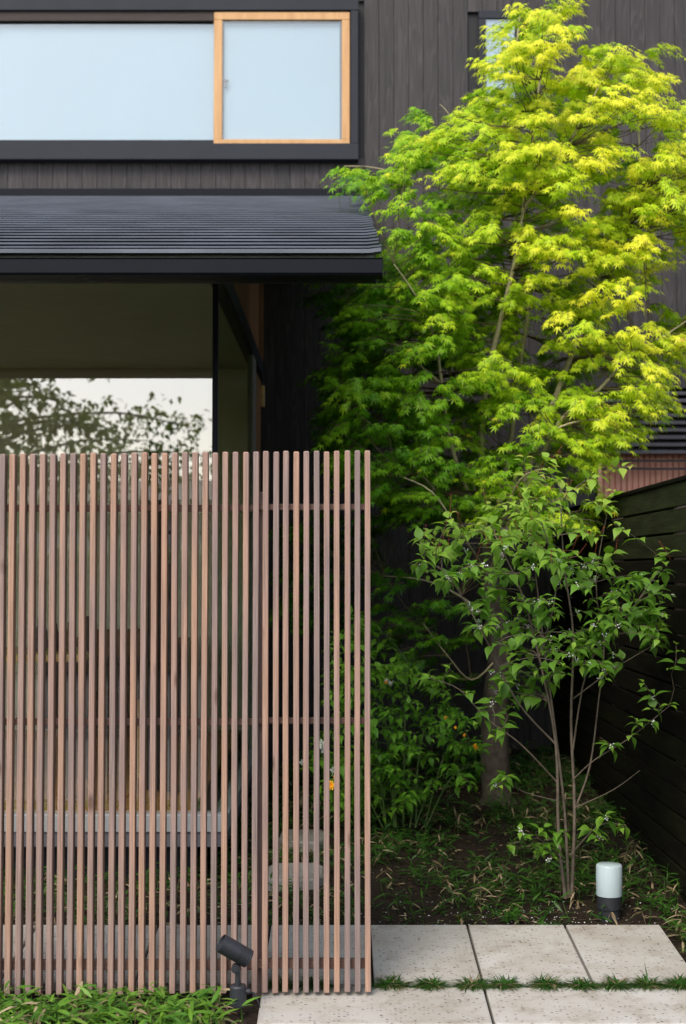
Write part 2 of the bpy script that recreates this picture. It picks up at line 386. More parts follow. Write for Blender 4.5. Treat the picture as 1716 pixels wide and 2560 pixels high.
M['picture'] = wood('brown_box_wood', [(0.14, 0.07, 0.03), (0.2, 0.1, 0.05)], 'X', 30, 0.05)
M['curtain'] = plain('navy_curtain', (0.02, 0.024, 0.035), 0.9, 0.1)
M['petal'] = plain('fallen_white_petals', (0.7, 0.7, 0.68), 0.7, 0.1)
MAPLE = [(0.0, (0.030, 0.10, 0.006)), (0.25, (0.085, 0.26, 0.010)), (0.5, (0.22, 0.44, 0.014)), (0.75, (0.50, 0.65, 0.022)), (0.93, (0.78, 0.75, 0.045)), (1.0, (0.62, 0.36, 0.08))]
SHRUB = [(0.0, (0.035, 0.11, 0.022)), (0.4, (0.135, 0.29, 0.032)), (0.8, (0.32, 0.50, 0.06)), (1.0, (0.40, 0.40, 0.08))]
HEDGE = [(0.0, (0.10, 0.16, 0.04)), (1.0, (0.28, 0.34, 0.10))]
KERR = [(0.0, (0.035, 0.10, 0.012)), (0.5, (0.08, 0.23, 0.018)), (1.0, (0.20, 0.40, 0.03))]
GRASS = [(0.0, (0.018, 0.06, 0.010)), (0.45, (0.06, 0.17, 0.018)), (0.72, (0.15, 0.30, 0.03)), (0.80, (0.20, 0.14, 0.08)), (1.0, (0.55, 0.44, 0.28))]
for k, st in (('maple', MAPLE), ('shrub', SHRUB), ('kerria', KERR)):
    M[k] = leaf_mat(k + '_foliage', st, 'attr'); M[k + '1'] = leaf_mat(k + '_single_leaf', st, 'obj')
M['hedge'] = leaf_mat('hedge_foliage', HEDGE, 'attr')
M['grass'] = leaf_mat('bamboo_grass', GRASS, 'attr', trans=0.3)

# ------------------------------------------------------------------ leaf templates (x across, y along, z up)
def maple_leaf(detail=True):
    if detail: L = [(-128, .36), (-84, .66), (-40, .92), (0, 1.05), (40, .92), (84, .66), (128, .36)]
    else: L = [(-80, .62), (-38, .9), (0, 1.05), (38, .9), (80, .62)]
    v = [(0, 0, 0)]; f = []
    n = len(L); half = (L[1][0] - L[0][0]) / 2
    def pt(a, r):
        a = R(a); x = math.sin(a) * r; y = math.cos(a) * r
        return (x, y, -0.30 * r * r - 0.05 * abs(x))
    for i, (a, r) in enumerate(L):
        wd = 8.5 + 3 * (r > .5)
        o = len(v)
        v += [pt(a - half, .24 if i else .16), pt(a - wd * .95, r * .52), pt(a, r), pt(a + wd * .95, r * .52), pt(a + half, .24 if i < n - 1 else .16)]
        f += [(0, o, o + 1), (0, o + 1, o + 3), (o + 1, o + 2, o + 3), (0, o + 3, o + 4)]
    return np.array(v), np.array(f)
def ovate_leaf(wid=0.27, teeth=True, curl=0.55, seg=6):
    v = []; f = []
    ws = [0.04, .82, 1.0, .80, .46, .17, 0.0] if seg == 6 else [0.05, 1.0, .6, 0]
    n = len(ws)
    for i, q in enumerate(ws):
        t = i / (n - 1); z = -curl * t * t + .12 * t
        y = t * (1 - .12 * t)
        ww = wid * q
        v += [(-ww, y, z + ww * .22), (0, y, z - 0.0), (ww, y, z + ww * .22)]
    for i in range(n - 1):
        a = i * 3
        if i < n - 2:
            f += [(a, a + 1, a + 4), (a, a + 4, a + 3), (a + 1, a + 2, a + 5), (a + 1, a + 5, a + 4)]
        else:
            f += [(a, a + 1, a + 4), (a + 1, a + 2, a + 4)]
    return np.array(v), np.array(f)
def blade_leaf(wid=0.075, bend=0.5, n=4):
    v = []; f = []
    ws = [.35, 1.0, .75, 0.0] if n == 4 else [.5, 1, 0]
    for i, q in enumerate(ws):
        t = i / (len(ws) - 1)
        v += [(-wid * q, t, -bend * t * t), (wid * q, t, -bend * t * t)]
    for i in range(len(ws) - 1):
        a = i * 2; f += [(a, a + 1, a + 3), (a, a + 3, a + 2)]
    return np.array(v), np.array(f)
MAPLE_T = maple_leaf(); MAPLE_S = maple_leaf(False); OVATE_T = ovate_leaf(curl=.42); OVATE_K = ovate_leaf(.24, curl=.4, seg=6); BLADE_T = blade_leaf()

def frame_of(d, up):
    d = Vector(d).normalized(); up = Vector(up)
    x = d.cross(up)
    if x.length < 1e-4: x = d.orthogonal()
    x.normalize(); z = x.cross(d).normalized()
    return x, d, z
def leaves_mesh(name, tmpl, items, m):
    """items: (pos, dir, up, scale, tone)"""
    tv, tf = tmpl; n = len(items); k = len(tv)
    pos = np.array([tuple(i[0]) for i in items]); scl = np.array([i[3] for i in items]); tone = np.array([i[4] for i in items])
    A = np.zeros((n, 3, 3))
    for j, it in enumerate(items):
        x, y, z = frame_of(it[1], it[2]); A[j, 0] = x; A[j, 1] = y; A[j, 2] = z
    V = np.einsum('kc,ncd->nkd', tv, A) * scl[:, None, None] + pos[:, None, :]
    Fc = (tf[None] + (np.arange(n) * k)[:, None, None]).reshape(-1, tf.shape[1])
    return mkmesh(name, V.reshape(-1, 3), Fc, m, np.repeat(tone, k))
def single_leaves(parent, me, items, org):
    for it in items:
        x, y, z = frame_of(it[1], it[2]); s = it[3]
        o = bpy.data.objects.new('leaf', me); COL.objects.link(o); o.parent = parent
        Mx = Matrix(((x[0], y[0], z[0]), (x[1], y[1], z[1]), (x[2], y[2], z[2]))).to_4x4()
        o.matrix_local = Matrix.Translation(Vector(it[0]) - org) @ Mx @ Matrix.Diagonal((s, s, s, 1))
        o.color = (it[4], it[4], it[4], 1)
def split_front(items, n, score):
    idx = sorted(range(len(items)), key=lambda i: score(items[i]))
    return [items[i] for i in idx[:n]], [items[i] for i in idx[n:]]
def shift(items, org): return [(Vector(i[0]) - org, i[1], i[2], i[3], i[4]) for i in items]
def inside(poly, u, v):
    c = False; n = len(poly); j = n - 1
    for i in range(n):
        xi, yi = poly[i]; xj, yj = poly[j]
        if (yi > v) != (yj > v) and u < (xj - xi) * (v - yi) / (yj - yi) + xi: c = not c
        j = i
    return c
def curve_pts(a, b, sag=0.0, n=5, wob=0.01):
    a = Vector(a); b = Vector(b); out = []
    for i in range(n + 1):
        t = i / n; p = a.lerp(b, t); k = 4 * t * (1 - t)
        p += Vector((rnd.gauss(0, wob), rnd.gauss(0, wob), sag)) * k
        out.append(p)
    return out
def smooth_line(pts, n=4):
    out = []; m = len(pts)
    for i in range(m - 1):
        p0 = pts[max(i - 1, 0)]; p1 = pts[i]; p2 = pts[i + 1]; p3 = pts[min(i + 2, m - 1)]
        for k in range(n):
            t = k / n
            out.append(0.5 * ((2 * p1) + (p2 - p0) * t + (2 * p0 - 5 * p1 + 4 * p2 - p3) * t * t + (3 * p1 - p0 - 3 * p2 + p3) * t ** 3))
    out.append(pts[-1]); return out

# ================================================================== SETTING: ground
def build_ground():
    xs = sorted(set([-300, -120, -50, -20, -10, -6] + [round(-4 + .12 * i, 3) for i in range(75)] + [6, 10, 20, 50, 120, 300]))
    ys = sorted(set([-300, -120, -60, -30, -20, -14, -9, -5, -2, 0, 2, 3] + [round(3.5 + .10 * i, 3) for i in range(76)] + [12, 16, 25, 50, 120, 300]))
    v = []
    for y in ys:
        for x in xs:
            z = ground_z(x, y)
            if 3.4 < y < 11.2 and -4.1 < x < 5 and not (4.7 < y < 5.85):
                z += 0.014 * noise.noise((x * 2.2, y * 2.2, 0)) + 0.010 * noise.noise((x * 7, y * 7, 3))
            v.append((x, y, z))
    nx = len(xs); f = [(j * nx + i, j * nx + i + 1, (j + 1) * nx + i + 1, (j + 1) * nx + i) for j in range(len(ys) - 1) for i in range(nx - 1)]
    me = mkmesh('ground', np.array(v), np.array(f), M['soil'], smooth=True)
    link('ground', me, kind='structure')
build_ground()
b = MB(); b.box(-60, 60, -2.19, 2.2, -.5, -.338); b.build('pavement', plain('pale_concrete', (0.22, 0.215, 0.20), .9, .2, var=.1), kind='structure')
b = MB(); b.box(-60, 60, -12.0, -2.2, -.5, -.345); b.build('street', M['asphalt'], kind='structure')

# ------------------------------------------------------------------ house
YW = 10.1                              # face of the cladding
house = thing('house', 'dark timber clad house with lean-to roof over a glazed corner room', 'house', (0, YW, 0))
HO = Vector((0, YW, 0))
def hbox(name, m, parent, x0, x1, y0, y1, z0, z1, c=0.0, off=HO, **kw):
    b = MB(); b.box(x0 - off.x, x1 - off.x, y0 - off.y, y1 - off.y, z0 - off.z, z1 - off.z, c)
    return b.build(name, m, parent, **kw)
def child_of(p): return p
ZTOP = 6.5
XL, XR = -4.3, 4.6
fr_l, fr_b = -4.6, P(0, 400, YW).z
fr_r, fr_t = P(897, 0, YW).x, P(0, -2, YW).z
sw_l, sw_r, sw_t, sw_b = P(1198, 0, YW).x, P(1304, 0, YW).x, P(0, 26, YW).z, P(0, 284, YW).z
op_l, op_t = P(1490, 0, YW).x, P(0, 970, YW).z
roof_wall_z = P(0, 487, YW).z
RX = -0.581                             # plane of the side glass
rects = [(fr_l, fr_r - .01, fr_b + .01, fr_t - .01), (sw_l + .01, sw_r - .01, sw_b + .01, sw_t - .01), (op_l, op_l + 2.4, -1, op_t), (XL - 1, RX - .03, -1, roof_wall_z - .12)]
wall = hbox('wall', M['black'], house, op_l + 2.4, XR, YW + .03, YW + .2, -.1, ZTOP)
b = MB()
for (x0, x1, z0, z1) in ((XL, op_l + 2.4, roof_wall_z - .12, ZTOP), (RX - .03, op_l, -.1, roof_wall_z - .12), (op_l, op_l + 2.4, op_t, roof_wall_z - .12)):
    b.box(x0, x1, YW + .03 - YW, .2, z0, z1)
bk = b.build('wall_backing', M['black'], house)
PITCHB = 0.106
x = XL
r2 = random.Random(3)
while x < XR:
    x1 = x + PITCHB - .0018
    segs = [(-.08, ZTOP)]
    for (a0, a1, z0, z1) in rects:
        if x1 > a0 and x < a1:
            ns = []
            for s0, s1 in segs:
                if z1 <= s0 or z0 >= s1: ns.append((s0, s1)); continue
                if z0 > s0: ns.append((s0, z0))
                if z1 < s1: ns.append((z1, s1))
            segs = ns
    for s0, s1 in segs:
        if s1 - s0 < .03: continue
        dy = r2.uniform(0, .003)
        bb = MB(); bb.box(x - (x + .05), x1 - (x + .05), 0, .03, 0, s1 - s0, .0012)
        bb.build('board', M['clad'], wall, loc=(x + .05, dy, s0))
    if x < RX - .03 < x1 and x1 > RX + .02:
        bb = MB(); bb.box(0, x1 - RX - .018, 0, .03, 0, roof_wall_z - .04, .0012)
        bb.build('board', M['clad'], wall, loc=(RX + .018, .001, -.08))
    x += PITCHB
hbox('roof_cap', M['gutter'], house, XL - .1, XR + .1, YW - .35, YW + 1.0, ZTOP, ZTOP + .14, .01)

# upper wide window: dark projecting frame, fixed pane, pine sliding sash
fp = YW - .085
wf = hbox('window', M['black'], house, fr_l + .02, fr_r - .02, YW - .004, YW + .03, fr_b + .02, fr_t - .02)
uw = lambda u, y=YW: P(u, 200, y).x
vz = lambda v, y=YW: P(858, v, y).z
def wbox(name, m, x0, x1, y0, y1, z0, z1, parent=None, c=0.0): return hbox(name, m, parent or wf, x0, x1, y0, y1, z0, z1, c)
zb0, zb1 = vz(398, fp), vz(358, fp)
zt0, zt1 = vz(25, fp), vz(-3, fp)
xr0, xr1 = uw(877, fp), uw(897, fp)
wbox('frame', M['frame'], fr_l, xr1, fp, YW - .005, zb0, zb1, c=.003)
wbox('frame', M['frame'], fr_l, xr1, fp, YW - .005, zt0, zt1, c=.003)
wbox('frame', M['frame'], xr0, xr1 - .002, fp + .002, YW - .005, zb1 + .001, zt0 - .001, c=.003)
# sliding sash in front of the fixed glass
ys = fp + .012
s0, s1, t0, t1 = uw(535, ys), uw(875, ys), vz(368, ys), vz(30, ys)
g0, g1, h0, h1 = uw(556, ys), uw(855, ys), vz(348, ys), vz(49, ys)
b = MB()
for q in ((s0, s1, t0, h0), (s0, s1, h1, t1)): b.box(q[0], q[1], ys - YW, ys - YW + .04, q[2], q[3], .003)
for q in ((s0, g0, h0 + .0005, h1 - .0005), (g1, s1, h0 + .0005, h1 - .0005)): b.box(q[0], q[1], ys - YW + .001, ys - YW + .04, q[2], q[3], .003)
sash = b.build('sash', M['sash'], wf)
b = MB(); b.box(g0 - .002, g1 + .002, ys - YW + .018, ys - YW + .022, h0 - .002, h1 + .002); b.build('pane', M['winglass'], sash)
b = MB(); b.box(g0 + .01, g1 - .015, ys - YW + .044, ys - YW + .046, h0 - .01, h1 - .012); b.build('blind', M['blind'], sash)
b = MB(); b.box(g0 + .012, g0 + .03, ys - YW + .012, ys - YW + .017, vz(216, ys), vz(196, ys), .001); b.box(g0 + .012, g0 + .045, ys - YW + .008, ys - YW + .012, vz(202, ys), vz(197, ys), .001); b.build('latch', M['sill'], sash)
yg = YW - .03
wbox('blind', M['blind'], fr_l, s0 + .03, yg + .014, yg + .016, vz(354, yg), vz(58, yg))
wbox('pane', M['winglass'], fr_l, s0 + .04, yg, yg + .005, vz(356, yg), vz(30, yg))
wbox('header', M['darkwood'], fr_l, s0 - .002, yg - .035, yg - .003, vz(56, yg), vz(27, yg))
wbox('glazing_bead', M['frame'], fr_l, s0 - .002, yg - .02, yg - .003, zb1 + .002, vz(352, yg))

# narrow window behind the maple top
nw = hbox('window', M['black'], house, sw_l + .02, sw_r - .02, YW - .004, YW + .03, sw_b + .02, sw_t - .02)
fy = YW - .03
nl, nr, ntp, nb = uw(1198, fy), uw(1306, fy), vz(26, fy), vz(284, fy)
il, ir, it_, ib = uw(1216, fy), uw(1288, fy), vz(46, fy), vz(264, fy)
b = MB()
b.box(nl, nr, fy - YW, -.005, it_, ntp, .003); b.box(nl, nr, fy - YW, -.005, nb, ib, .003)
b.box(nl, il, fy - YW + .001, -.005, ib + .001, it_ - .001, .003); b.box(ir, nr, fy - YW + .001, -.005, ib + .001, it_ - .001, .003)
b.build('frame', M['frame'], nw)
b = MB(); b.box(il - .003, ir + .003, fy - YW + .012, fy - YW + .015, ib - .003, it_ + .003); b.build('pane', M['winglass'], nw)
b = MB(); b.box(il, ir, fy - YW + .020, fy - YW + .022, ib, it_); b.build('blind', M['blind'], nw)

# lean-to roof of lapped metal courses
GY = 5.3
GX = P(950, 660, GY).x
def roof_z(y): return 2.655 + .309 * (y - GY)
RXR = 0.1455
roof = hbox('roof', M['black'], house, XL, RXR - .02, GY + .06, GY + .10, roof_z(GY) - .094, roof_z(GY) - .03)
NCR = 27; CP_ = (YW - .06 - GY) / NCR
rr = random.Random(11)
for i in range(NCR):
    y0 = GY - .02 + i * CP_; y1 = y0 + CP_ + .022
    g_, t_ = (.0090, .0062) if i else (.004, .014)
    z0 = roof_z(y0) + g_; za = z0 + t_; zb_ = roof_z(y0 + CP_) + .0005 + (y1 - y0 - CP_) * .25
    n = 24; v = []; f = []
    for k in range(n + 1):
        if k < n: xx = XL + (RXR - .05 - XL) * k / (n - 1); dz = rr.gauss(0, .00012)
        else: xx = RXR + rr.uniform(-.005, .005); dz = 0.006
        v += [(xx, y0 - YW + .060, z0 + .002 + dz), (xx, y0 - YW + .002, z0 + dz), (xx, y0 - YW - .001, za + dz), (xx, y1 - YW, zb_ + dz * .4)]
    for k in range(n):
        a = k * 4; f += [(a + j, a + 4 + j, a + 5 + j, a + 1 + j) for j in range(3)]
    a = n * 4; f += [(a, a + 1, a + 2, a + 3)]
    bb = MB(); bb.add(v, f); bb.build('roof_course', M['roofm'], roof)
b = MB()      # roof deck below the courses with its underside
v = []
for xx in (XL, RXR - .03):
    v += [(xx, GY + .02 - YW, roof_z(GY + .02) - .006), (xx, -.05 + .03, roof_z(YW) - .006), (xx, -.02, roof_z(YW) - .13), (xx, GY + .02 - YW, roof_z(GY + .02) - .10)]
b.add(v, [(0, 1, 2, 3), (7, 6, 5, 4), (0, 4, 5, 1), (1, 5, 6, 2), (2, 6, 7, 3), (3, 7, 4, 0)])
b.build('soffit', M['soffit'], roof)
hbox('flashing', M['gutter'], roof, XL, RXR - .01, YW - .05, YW - .005, roof_z(YW) - .03, roof_z(YW) + .045)
# gutter: open box with a folded lip
gz0, gz1 = P(0, 684, GY - .09).z, P(0, 645, GY - .09).z
gz0 -= .004
b = MB(); yy0 = GY - .09 - YW; yy1 = GY + .01 - YW
prof = [(yy1, gz1), (yy1, gz0 + .012), (yy1 - .012, gz0), (yy0 + .008, gz0), (yy0, gz0 + .008), (yy0, gz1 - .004), (yy0 - .004, gz1), (yy0 + .010, gz1 + .001), (yy0 + .010, gz1 - .006), (yy0 + .004, gz1 - .008), (yy0 + .004, gz0 + .010), (yy1 - .008, gz0 + .010), (yy1 - .004, gz1)]
n = len(prof); v = [(XL, y, z) for y, z in prof] + [(P(957, 660, GY - .09).x, y, z) for y, z in prof]
b.add(v, [(i, (i + 1) % n, n + (i + 1) % n, n + i) for i in range(n)])
gxe = P(957, 660, GY - .09).x
b.box(gxe - .002, gxe + .001, yy0 - .002, yy1 + .002, gz0 - .002, gz1 + .002)
b.build('gutter', M['gutter'], roof)
hbox('fascia_board', M['gutter'], roof, XL, RXR - .03, GY + .012, GY + .055, gz0 + .002, roof_z(GY) - .02)

# glazed corner room
GF = 6.63
zs = .362                                       # sill top
zh = 2.855                                      # head of the glass
room = hbox('corner_room', M['fascia'], house, XL, RX - .02, GF - .035, YW - .02, zs - .150, zs - .085)
b = MB(); o = -YW
b.box(XL, RX + .056, GF - .06 + o, GF + .03 + o, zs - .083, zs - .004, .003); b.build('sill', M['sill'], room)
b = MB(); b.box(RX - .02, RX + .056, GF + .032 + o, YW - .05 + o, zs - .083, zs - .004, .003); b.build('sill', M['sill'], room)
b = MB(); b.box(XL, RX + .046, GF - .05 + o, GF - .036 + o, zs - .150, zs - .085); b.box(RX + .032, RX + .046, GF - .036 + o, YW - .05 + o, zs - .150, zs - .085); b.build('fascia', M['fascia'], room)
b = MB(); b.box(XL, RX - .12, GF + .12 + o, GF + .25 + o, -.1, zs - .151); b.box(RX - .22, RX - .12, GF + .251 + o, YW - .1 + o, -.1, zs - .151); b.build('foundation', M['found'], room)
b = MB(); b.box(XL, RX - .028, GF + o, GF + .010 + o, zs, zh); b.build('front_pane', M['glass'], room)
b = MB(); b.box(RX - .008, RX, GF + .014 + o, 9.1 + o, zs, zh - .0); b.build('side_pane', M['sideglass'], room)
b = MB(); b.box(RX - .027, RX - .001, GF - .004 + o, GF + .012 + o, zs, zh + .05, .001); b.build('corner_post', M['gutter'], room)
b = MB(); b.box(XL, RX - .001, GF - .01 + o, GF + .07 + o, zh, zh + .10); b.build('head_beam', M['frame'], room)
b = MB(); b.box(RX - .06, RX + .012, GF + .072 + o, YW - .03 + o, zh, zh + .10); b.build('head_beam', M['frame'], room)
b = MB(); b.box(RX - .03, RX + .008, 9.1 + o, 9.38 + o, zs, zh - .001, .002); b.build('door_frame', M['greyframe'], room)
b = MB(); b.box(RX - .06, RX + .014, 10.002 + o, YW + .028 + o, zs - .15, zh + .0); b.build('door_frame', M['black'], room)
b = MB(); b.box(RX - .06, RX - .013, YW - .034 + o, YW + .028 + o, zh + .001, roof_z(YW) - .13); b.build('corner_post', M['black'], room)
door = MB(); door.box(RX - .03, RX + .004, 9.382 + o, 10.0 + o, zs, zh - .06, .002); door = door.build('side_door', M['warmwood'], room)
hp = P(653, 990, 9.9)
b = MB(); b.box(RX + .006, RX + .036, 9.88 + o, 9.92 + o, P(0, 1018, 9.9).z, P(0, 964, 9.9).z, .004); b.box(RX + .002, RX + .008, 9.89 + o, 9.91 + o, P(0, 1000, 9.9).z, P(0, 980, 9.9).z); b.build('door_handle', M['tan'], door)
# side gable boards above the beam
y = GF + .0
while y < YW - .06:
    y1 = min(y + .118, YW - .035)
    z0 = zh + .101; za = roof_z(y) - .14; zb_ = roof_z(y1) - .14
    if za > z0:
        v = [(xx, yy + o, zz) for xx in (RX - .045, RX - .015) for yy, zz in ((y, z0), (y1 - .004, z0), (y1 - .004, zb_), (y, za))]
        bb = MB(); bb.add(v, [(0, 1, 2, 3), (7, 6, 5, 4), (0, 4, 5, 1), (1, 5, 6, 2), (2, 6, 7, 3), (3, 7, 4, 0)])
        bb.build('gable_board', M['warmwood'], room)
    y += .12
hbox('corner_trim', M['warmwood'], room, RX - .012, RX + .016, YW - .033, YW - .006, zh + .102, roof_z(YW) - .15)
hbox('room_wall', M['roomwall'], room, XL, RX - .05, YW - .1, YW - .02, zs + .001, 4.0)
hbox('added_side_glazing', M['glass'], room, XL - .012, XL - .002, GF + .012, YW - .1, zs, zh)  # unseen left side, glazing added to let sky light into the room
hbox('ceiling', M['ceil'], room, XL, RX - .062, GF + .08, YW - .102, zh + .03, zh + .09)
hbox('floor_base', M['black'], room, XL, RX - .022, GF + .04, YW - .102, zs - .083, zs - .03)
x = XL
while x < RX - .14:
    hbox('floor_board', M['floorwood'], room, x, x + .116, GF + .035, YW - .103, zs - .029, zs - .001 - rr.uniform(0, .001), .001); x += .12
# louvred recess at the right
rec = hbox('porch_recess', M['black'], house, op_l, op_l + 2.4, YW + 1.0, YW + 1.1, -.1, op_t + .1)
hbox('recess_side', M['clad'], rec, op_l - .02, op_l + .0, YW + .21, YW + 1.0, -.1, op_t)
hbox('recess_head', M['black'], rec, op_l, op_l + 2.4, YW + .21, YW + 1.0, op_t - .0, op_t + .1)
hbox('corner_trim', M['panel'], rec, op_l - .012, op_l + .012, YW - .012, YW - .001, -.05, vz(1131))
zp1 = P(0, 1131, YW + .12).z
bb = MB(); rib = .0415; xx = op_l + .02; v = []; f = []
while xx < op_l + 2.3:
    for dx, dy in ((0, 0), (.022, 0), (.026, .012), (.036, .012)):
        v += [(xx + dx, .14 + dy, -.1), (xx + dx, .14 + dy, zp1)]
    xx += rib
f = [(2 * i, 2 * i + 2, 2 * i + 3, 2 * i + 1) for i in range(len(v) // 2 - 1)]
bb.add(v, f); bb.build('corrugated_panel', M['panel'], rec)
nz = 9; top, bot = vz(982), vz(1129)
for i in range(nz):
    z = top + (bot - top) * i / (nz - 1)
    v = [(xx, yy, z + zz) for xx in (op_l + .01, op_l + 2.38) for yy, zz in ((-.0, -.014), (-.004, .002), (.05, .022), (.054, .016), (.006, -.014))]
    bb = MB(); bb.add(v, [(0, 1, 2, 3, 4), (9, 8, 7, 6, 5)] + [(i2, (i2 + 1) % 5, 5 + (i2 + 1) % 5, 5 + i2) for i2 in range(5)])
    bb.build('louver', M['louver'], rec)
for v_ in (1151, 1171):
    z = vz(v_); hbox('bar', M['frame'], rec, op_l + .01, op_l + 2.38, YW + .02, YW + .04, z - .007, z + .007, .002)

# ------------------------------------------------------------------ things inside the room
tb = thing('table', 'tan wooden table behind the glass at the left, seen through the slats', 'table', (-1.9, 7.25, zs))
b = MB(); b.box(-.85, .62, -.32, .42, .665, .70, .003); b.build('table_top', M['tan'], tb)
for sx, sy in ((-.8, -.27), (.55, -.27), (-.8, .37), (.55, .37)):
    b = MB(); b.box(sx - .02, sx + .02, sy - .02, sy + .02, 0, .664, .002); b.build('leg', M['dark_obj'], tb)
tb.rotation_euler = (0, 0, R(5))
for i, (u0, u1, v0, v1, lab, m) in enumerate(((86, 120, 1535, 1618, 'tall black bottle on the table, left of the bottles', 'dark_obj'), (127, 150, 1548, 1618, 'short dark jar between two bottles on the table', 'dark_obj'), (163, 190, 1545, 1618, 'dark canister in the middle of the table', 'picture'), (196, 243, 1537, 1625, 'wide black vase at the right end of the table', 'dark_obj'))):
    p0 = P(u0, v1, 7.25); p1 = P(u1, v0, 7.25); hgt = p1.z - p0.z; rad = (p1.x - p0.x) / 2
    t = MB(); t.lathe((0, 0, 0), [(0, 0), (rad * .8, 0), (rad, hgt * .1), (rad * (.95 if i % 2 else 1), hgt * .6), (rad * .55, hgt * .8), (rad * .5, hgt), (0, hgt)], 16)
    t.build(['bottle', 'jar', 'canister', 'vase'][i], M[m], smooth=True, label=lab, cat=['bottle', 'jar', 'canister', 'vase'][i], loc=((p0.x + p1.x) / 2, 7.25, 1.063))
ch = thing('chair', 'tan wooden chair with dark seat standing inside behind the slats', 'chair', (P(275, 2000, 7.9).x, 7.9, zs), None)
b = MB(); b.box(-.21, .21, -.2, .2, .42, .46, .008); b.build('seat', M['dark_obj'], ch)
for sx in (-.19, .19):
    for sy, h in ((-.18, .42), (.19, .80)):
        b = MB(); b.cyl((sx, sy, 0), (sx * .97, sy * .96, h), .016, .013, 10); b.build('leg', M['tan'], ch)
b = MB(); b.box(-.2, .2, .165, .195, .62, .78, .008); b.build('backrest', M['picture'], ch)
bx = P(340, 1630, 9.6)
b = MB(); b.box(-.1, .1, -.02, .02, -.14, .14, .003); b.build('wall_picture', M['picture'], label='brown wooden picture panel on the room wall right of the chair', cat='picture', loc=(bx.x, 9.97, bx.z))
cb = thing('cabinet', 'low dark cabinet against the back wall of the glazed room', 'cabinet', (P(330, 1700, 9.7).x, 9.72, zs))
b = MB(); b.box(-.55, .35, -.2, .2, 0.06, .62, .004); b.build('carcass', M['dark_obj'], cb)
b = MB(); b.box(-.57, .37, -.22, .2, .622, .65, .003); b.build('cabinet_top', M['picture'], cb)
cu = P(407, 1500, 7.2)
b = MB(); v = []; nn = 26
for k in range(nn + 1):
    a = k / nn; v += [(-.075 + .15 * a, .02 * math.sin(a * 22), 0), (-.075 + .15 * a, .02 * math.sin(a * 22), 1.85)]
b.add(v, [(2 * i, 2 * i + 2, 2 * i + 3, 2 * i + 1) for i in range(nn)])
b.build('curtain', M['curtain'], smooth=True, label='narrow navy curtain hanging inside the front glass', cat='curtain', loc=(cu.x, 7.2, zs + .01))

# ------------------------------------------------------------------ right board fence
FX = 1.46
fe = thing('board_fence', 'tall black horizontal board fence running back along the right side', 'fence', (FX, 4.6, 0))
nb_ = 17; ztop = 1.853
for i in range(nb_):
    z1 = ztop - i * .1115; z0 = z1 - .1015
    if z0 < -.1: continue
    n = 12; v = []; f = []
    yA, yB = 0, YW - .03 - 4.6
    off = rr.uniform(-.002, .002)
    bb = MB(); bb.box(off, .018 + off, yA, yB, z0, z1, .003); bb.build('board', M['fence_lit_tone' if i < 3 else 'fence'], fe)
for i in range(1, 17):
    z1 = ztop - i * .1115 + .045; z0 = z1 - .09
    bb = MB(); bb.box(.084, .10, 0, YW - .03 - 4.6, z0, z1, .003); bb.build('board', M['fence'], fe)
for yy in (.3, 1.75, 3.25, 4.75):
    bb = MB(); bb.box(.022, .082, yy, yy + .06, -.3, ztop - .02, .003); bb.build('post', M['post'], fe)
bb = MB(); bb.box(-.012, .05, -.02, YW - .03 - 4.6, ztop + .002, ztop + .022, .003); bb.build('cap_rail', M['fence'], fe)

# ------------------------------------------------------------------ paving slabs
XB = [-2.62, -2.14, -1.68, -1.222, -.74, -.291, .106, .498, .888, 1.272]
def slab(x0, x1, y0, y1, lab, j=0.0):
    g = .005
    x0 += g; x1 -= g
    zt = lambda y: slab_z(0, y) + j
    n = 6; v = []; t = .05; c = .0035
    def loop(i, dz, k=0):
        return [(x0 + i, y0 + i, zt(y0 + i) + dz), (x1 - i, y0 + i, zt(y0 + i) + dz), (x1 - i, y1 - i, zt(y1 - i) + dz), (x0 + i, y1 - i, zt(y1 - i) + dz)]
    cx, cy = (x0 + x1) / 2, (y0 + y1) / 2
    V = loop(0, -t) + loop(0, -c) + loop(c, 0)
    V = [(a - cx, b_ - cy, z - zt(cy)) for a, b_, z in V]
    fs = [(8, 9, 10, 11), (3, 2, 1, 0)]
    for k in range(2):
        for q in range(4): fs.append((k * 4 + q, k * 4 + (q + 1) % 4, (k + 1) * 4 + (q + 1) % 4, (k + 1) * 4 + q))
    bb = MB(); bb.add(V, fs)
    return bb.build('paving_slab', M['slab'], label=lab, cat='paving slab', group='pale speckled paving slabs', loc=(cx, cy, zt(cy)))
labs = ['pale stone slab at the far left behind the slats, third from the frame edge', 'pale stone slab behind the slats at the left frame edge', 'pale stone slab behind the slats, second from the left frame edge', 'pale stone slab behind the slats, left of the spotlight',
        'pale stone slab in the back row directly behind the spotlight', 'pale stone slab in the back row behind the right end of the slat screen', 'pale stone slab in the back row, first one right of the slat screen', 'pale stone slab in the back row, the middle one in front of the shrub', 'pale stone slab at the right end of the back row, by the lamp']
for i in range(len(XB) - 1):
    o = slab(XB[i], XB[i + 1], 5.137, 5.788, labs[i], rr.uniform(-.001, .001))
slab(-.288, .4965, 4.764, 5.092, 'large pale slab in the front row under the end of the slat screen')
slab(.4965, 1.282, 4.764, 5.092, 'large pale slab in the front row at the right corner of the photo')
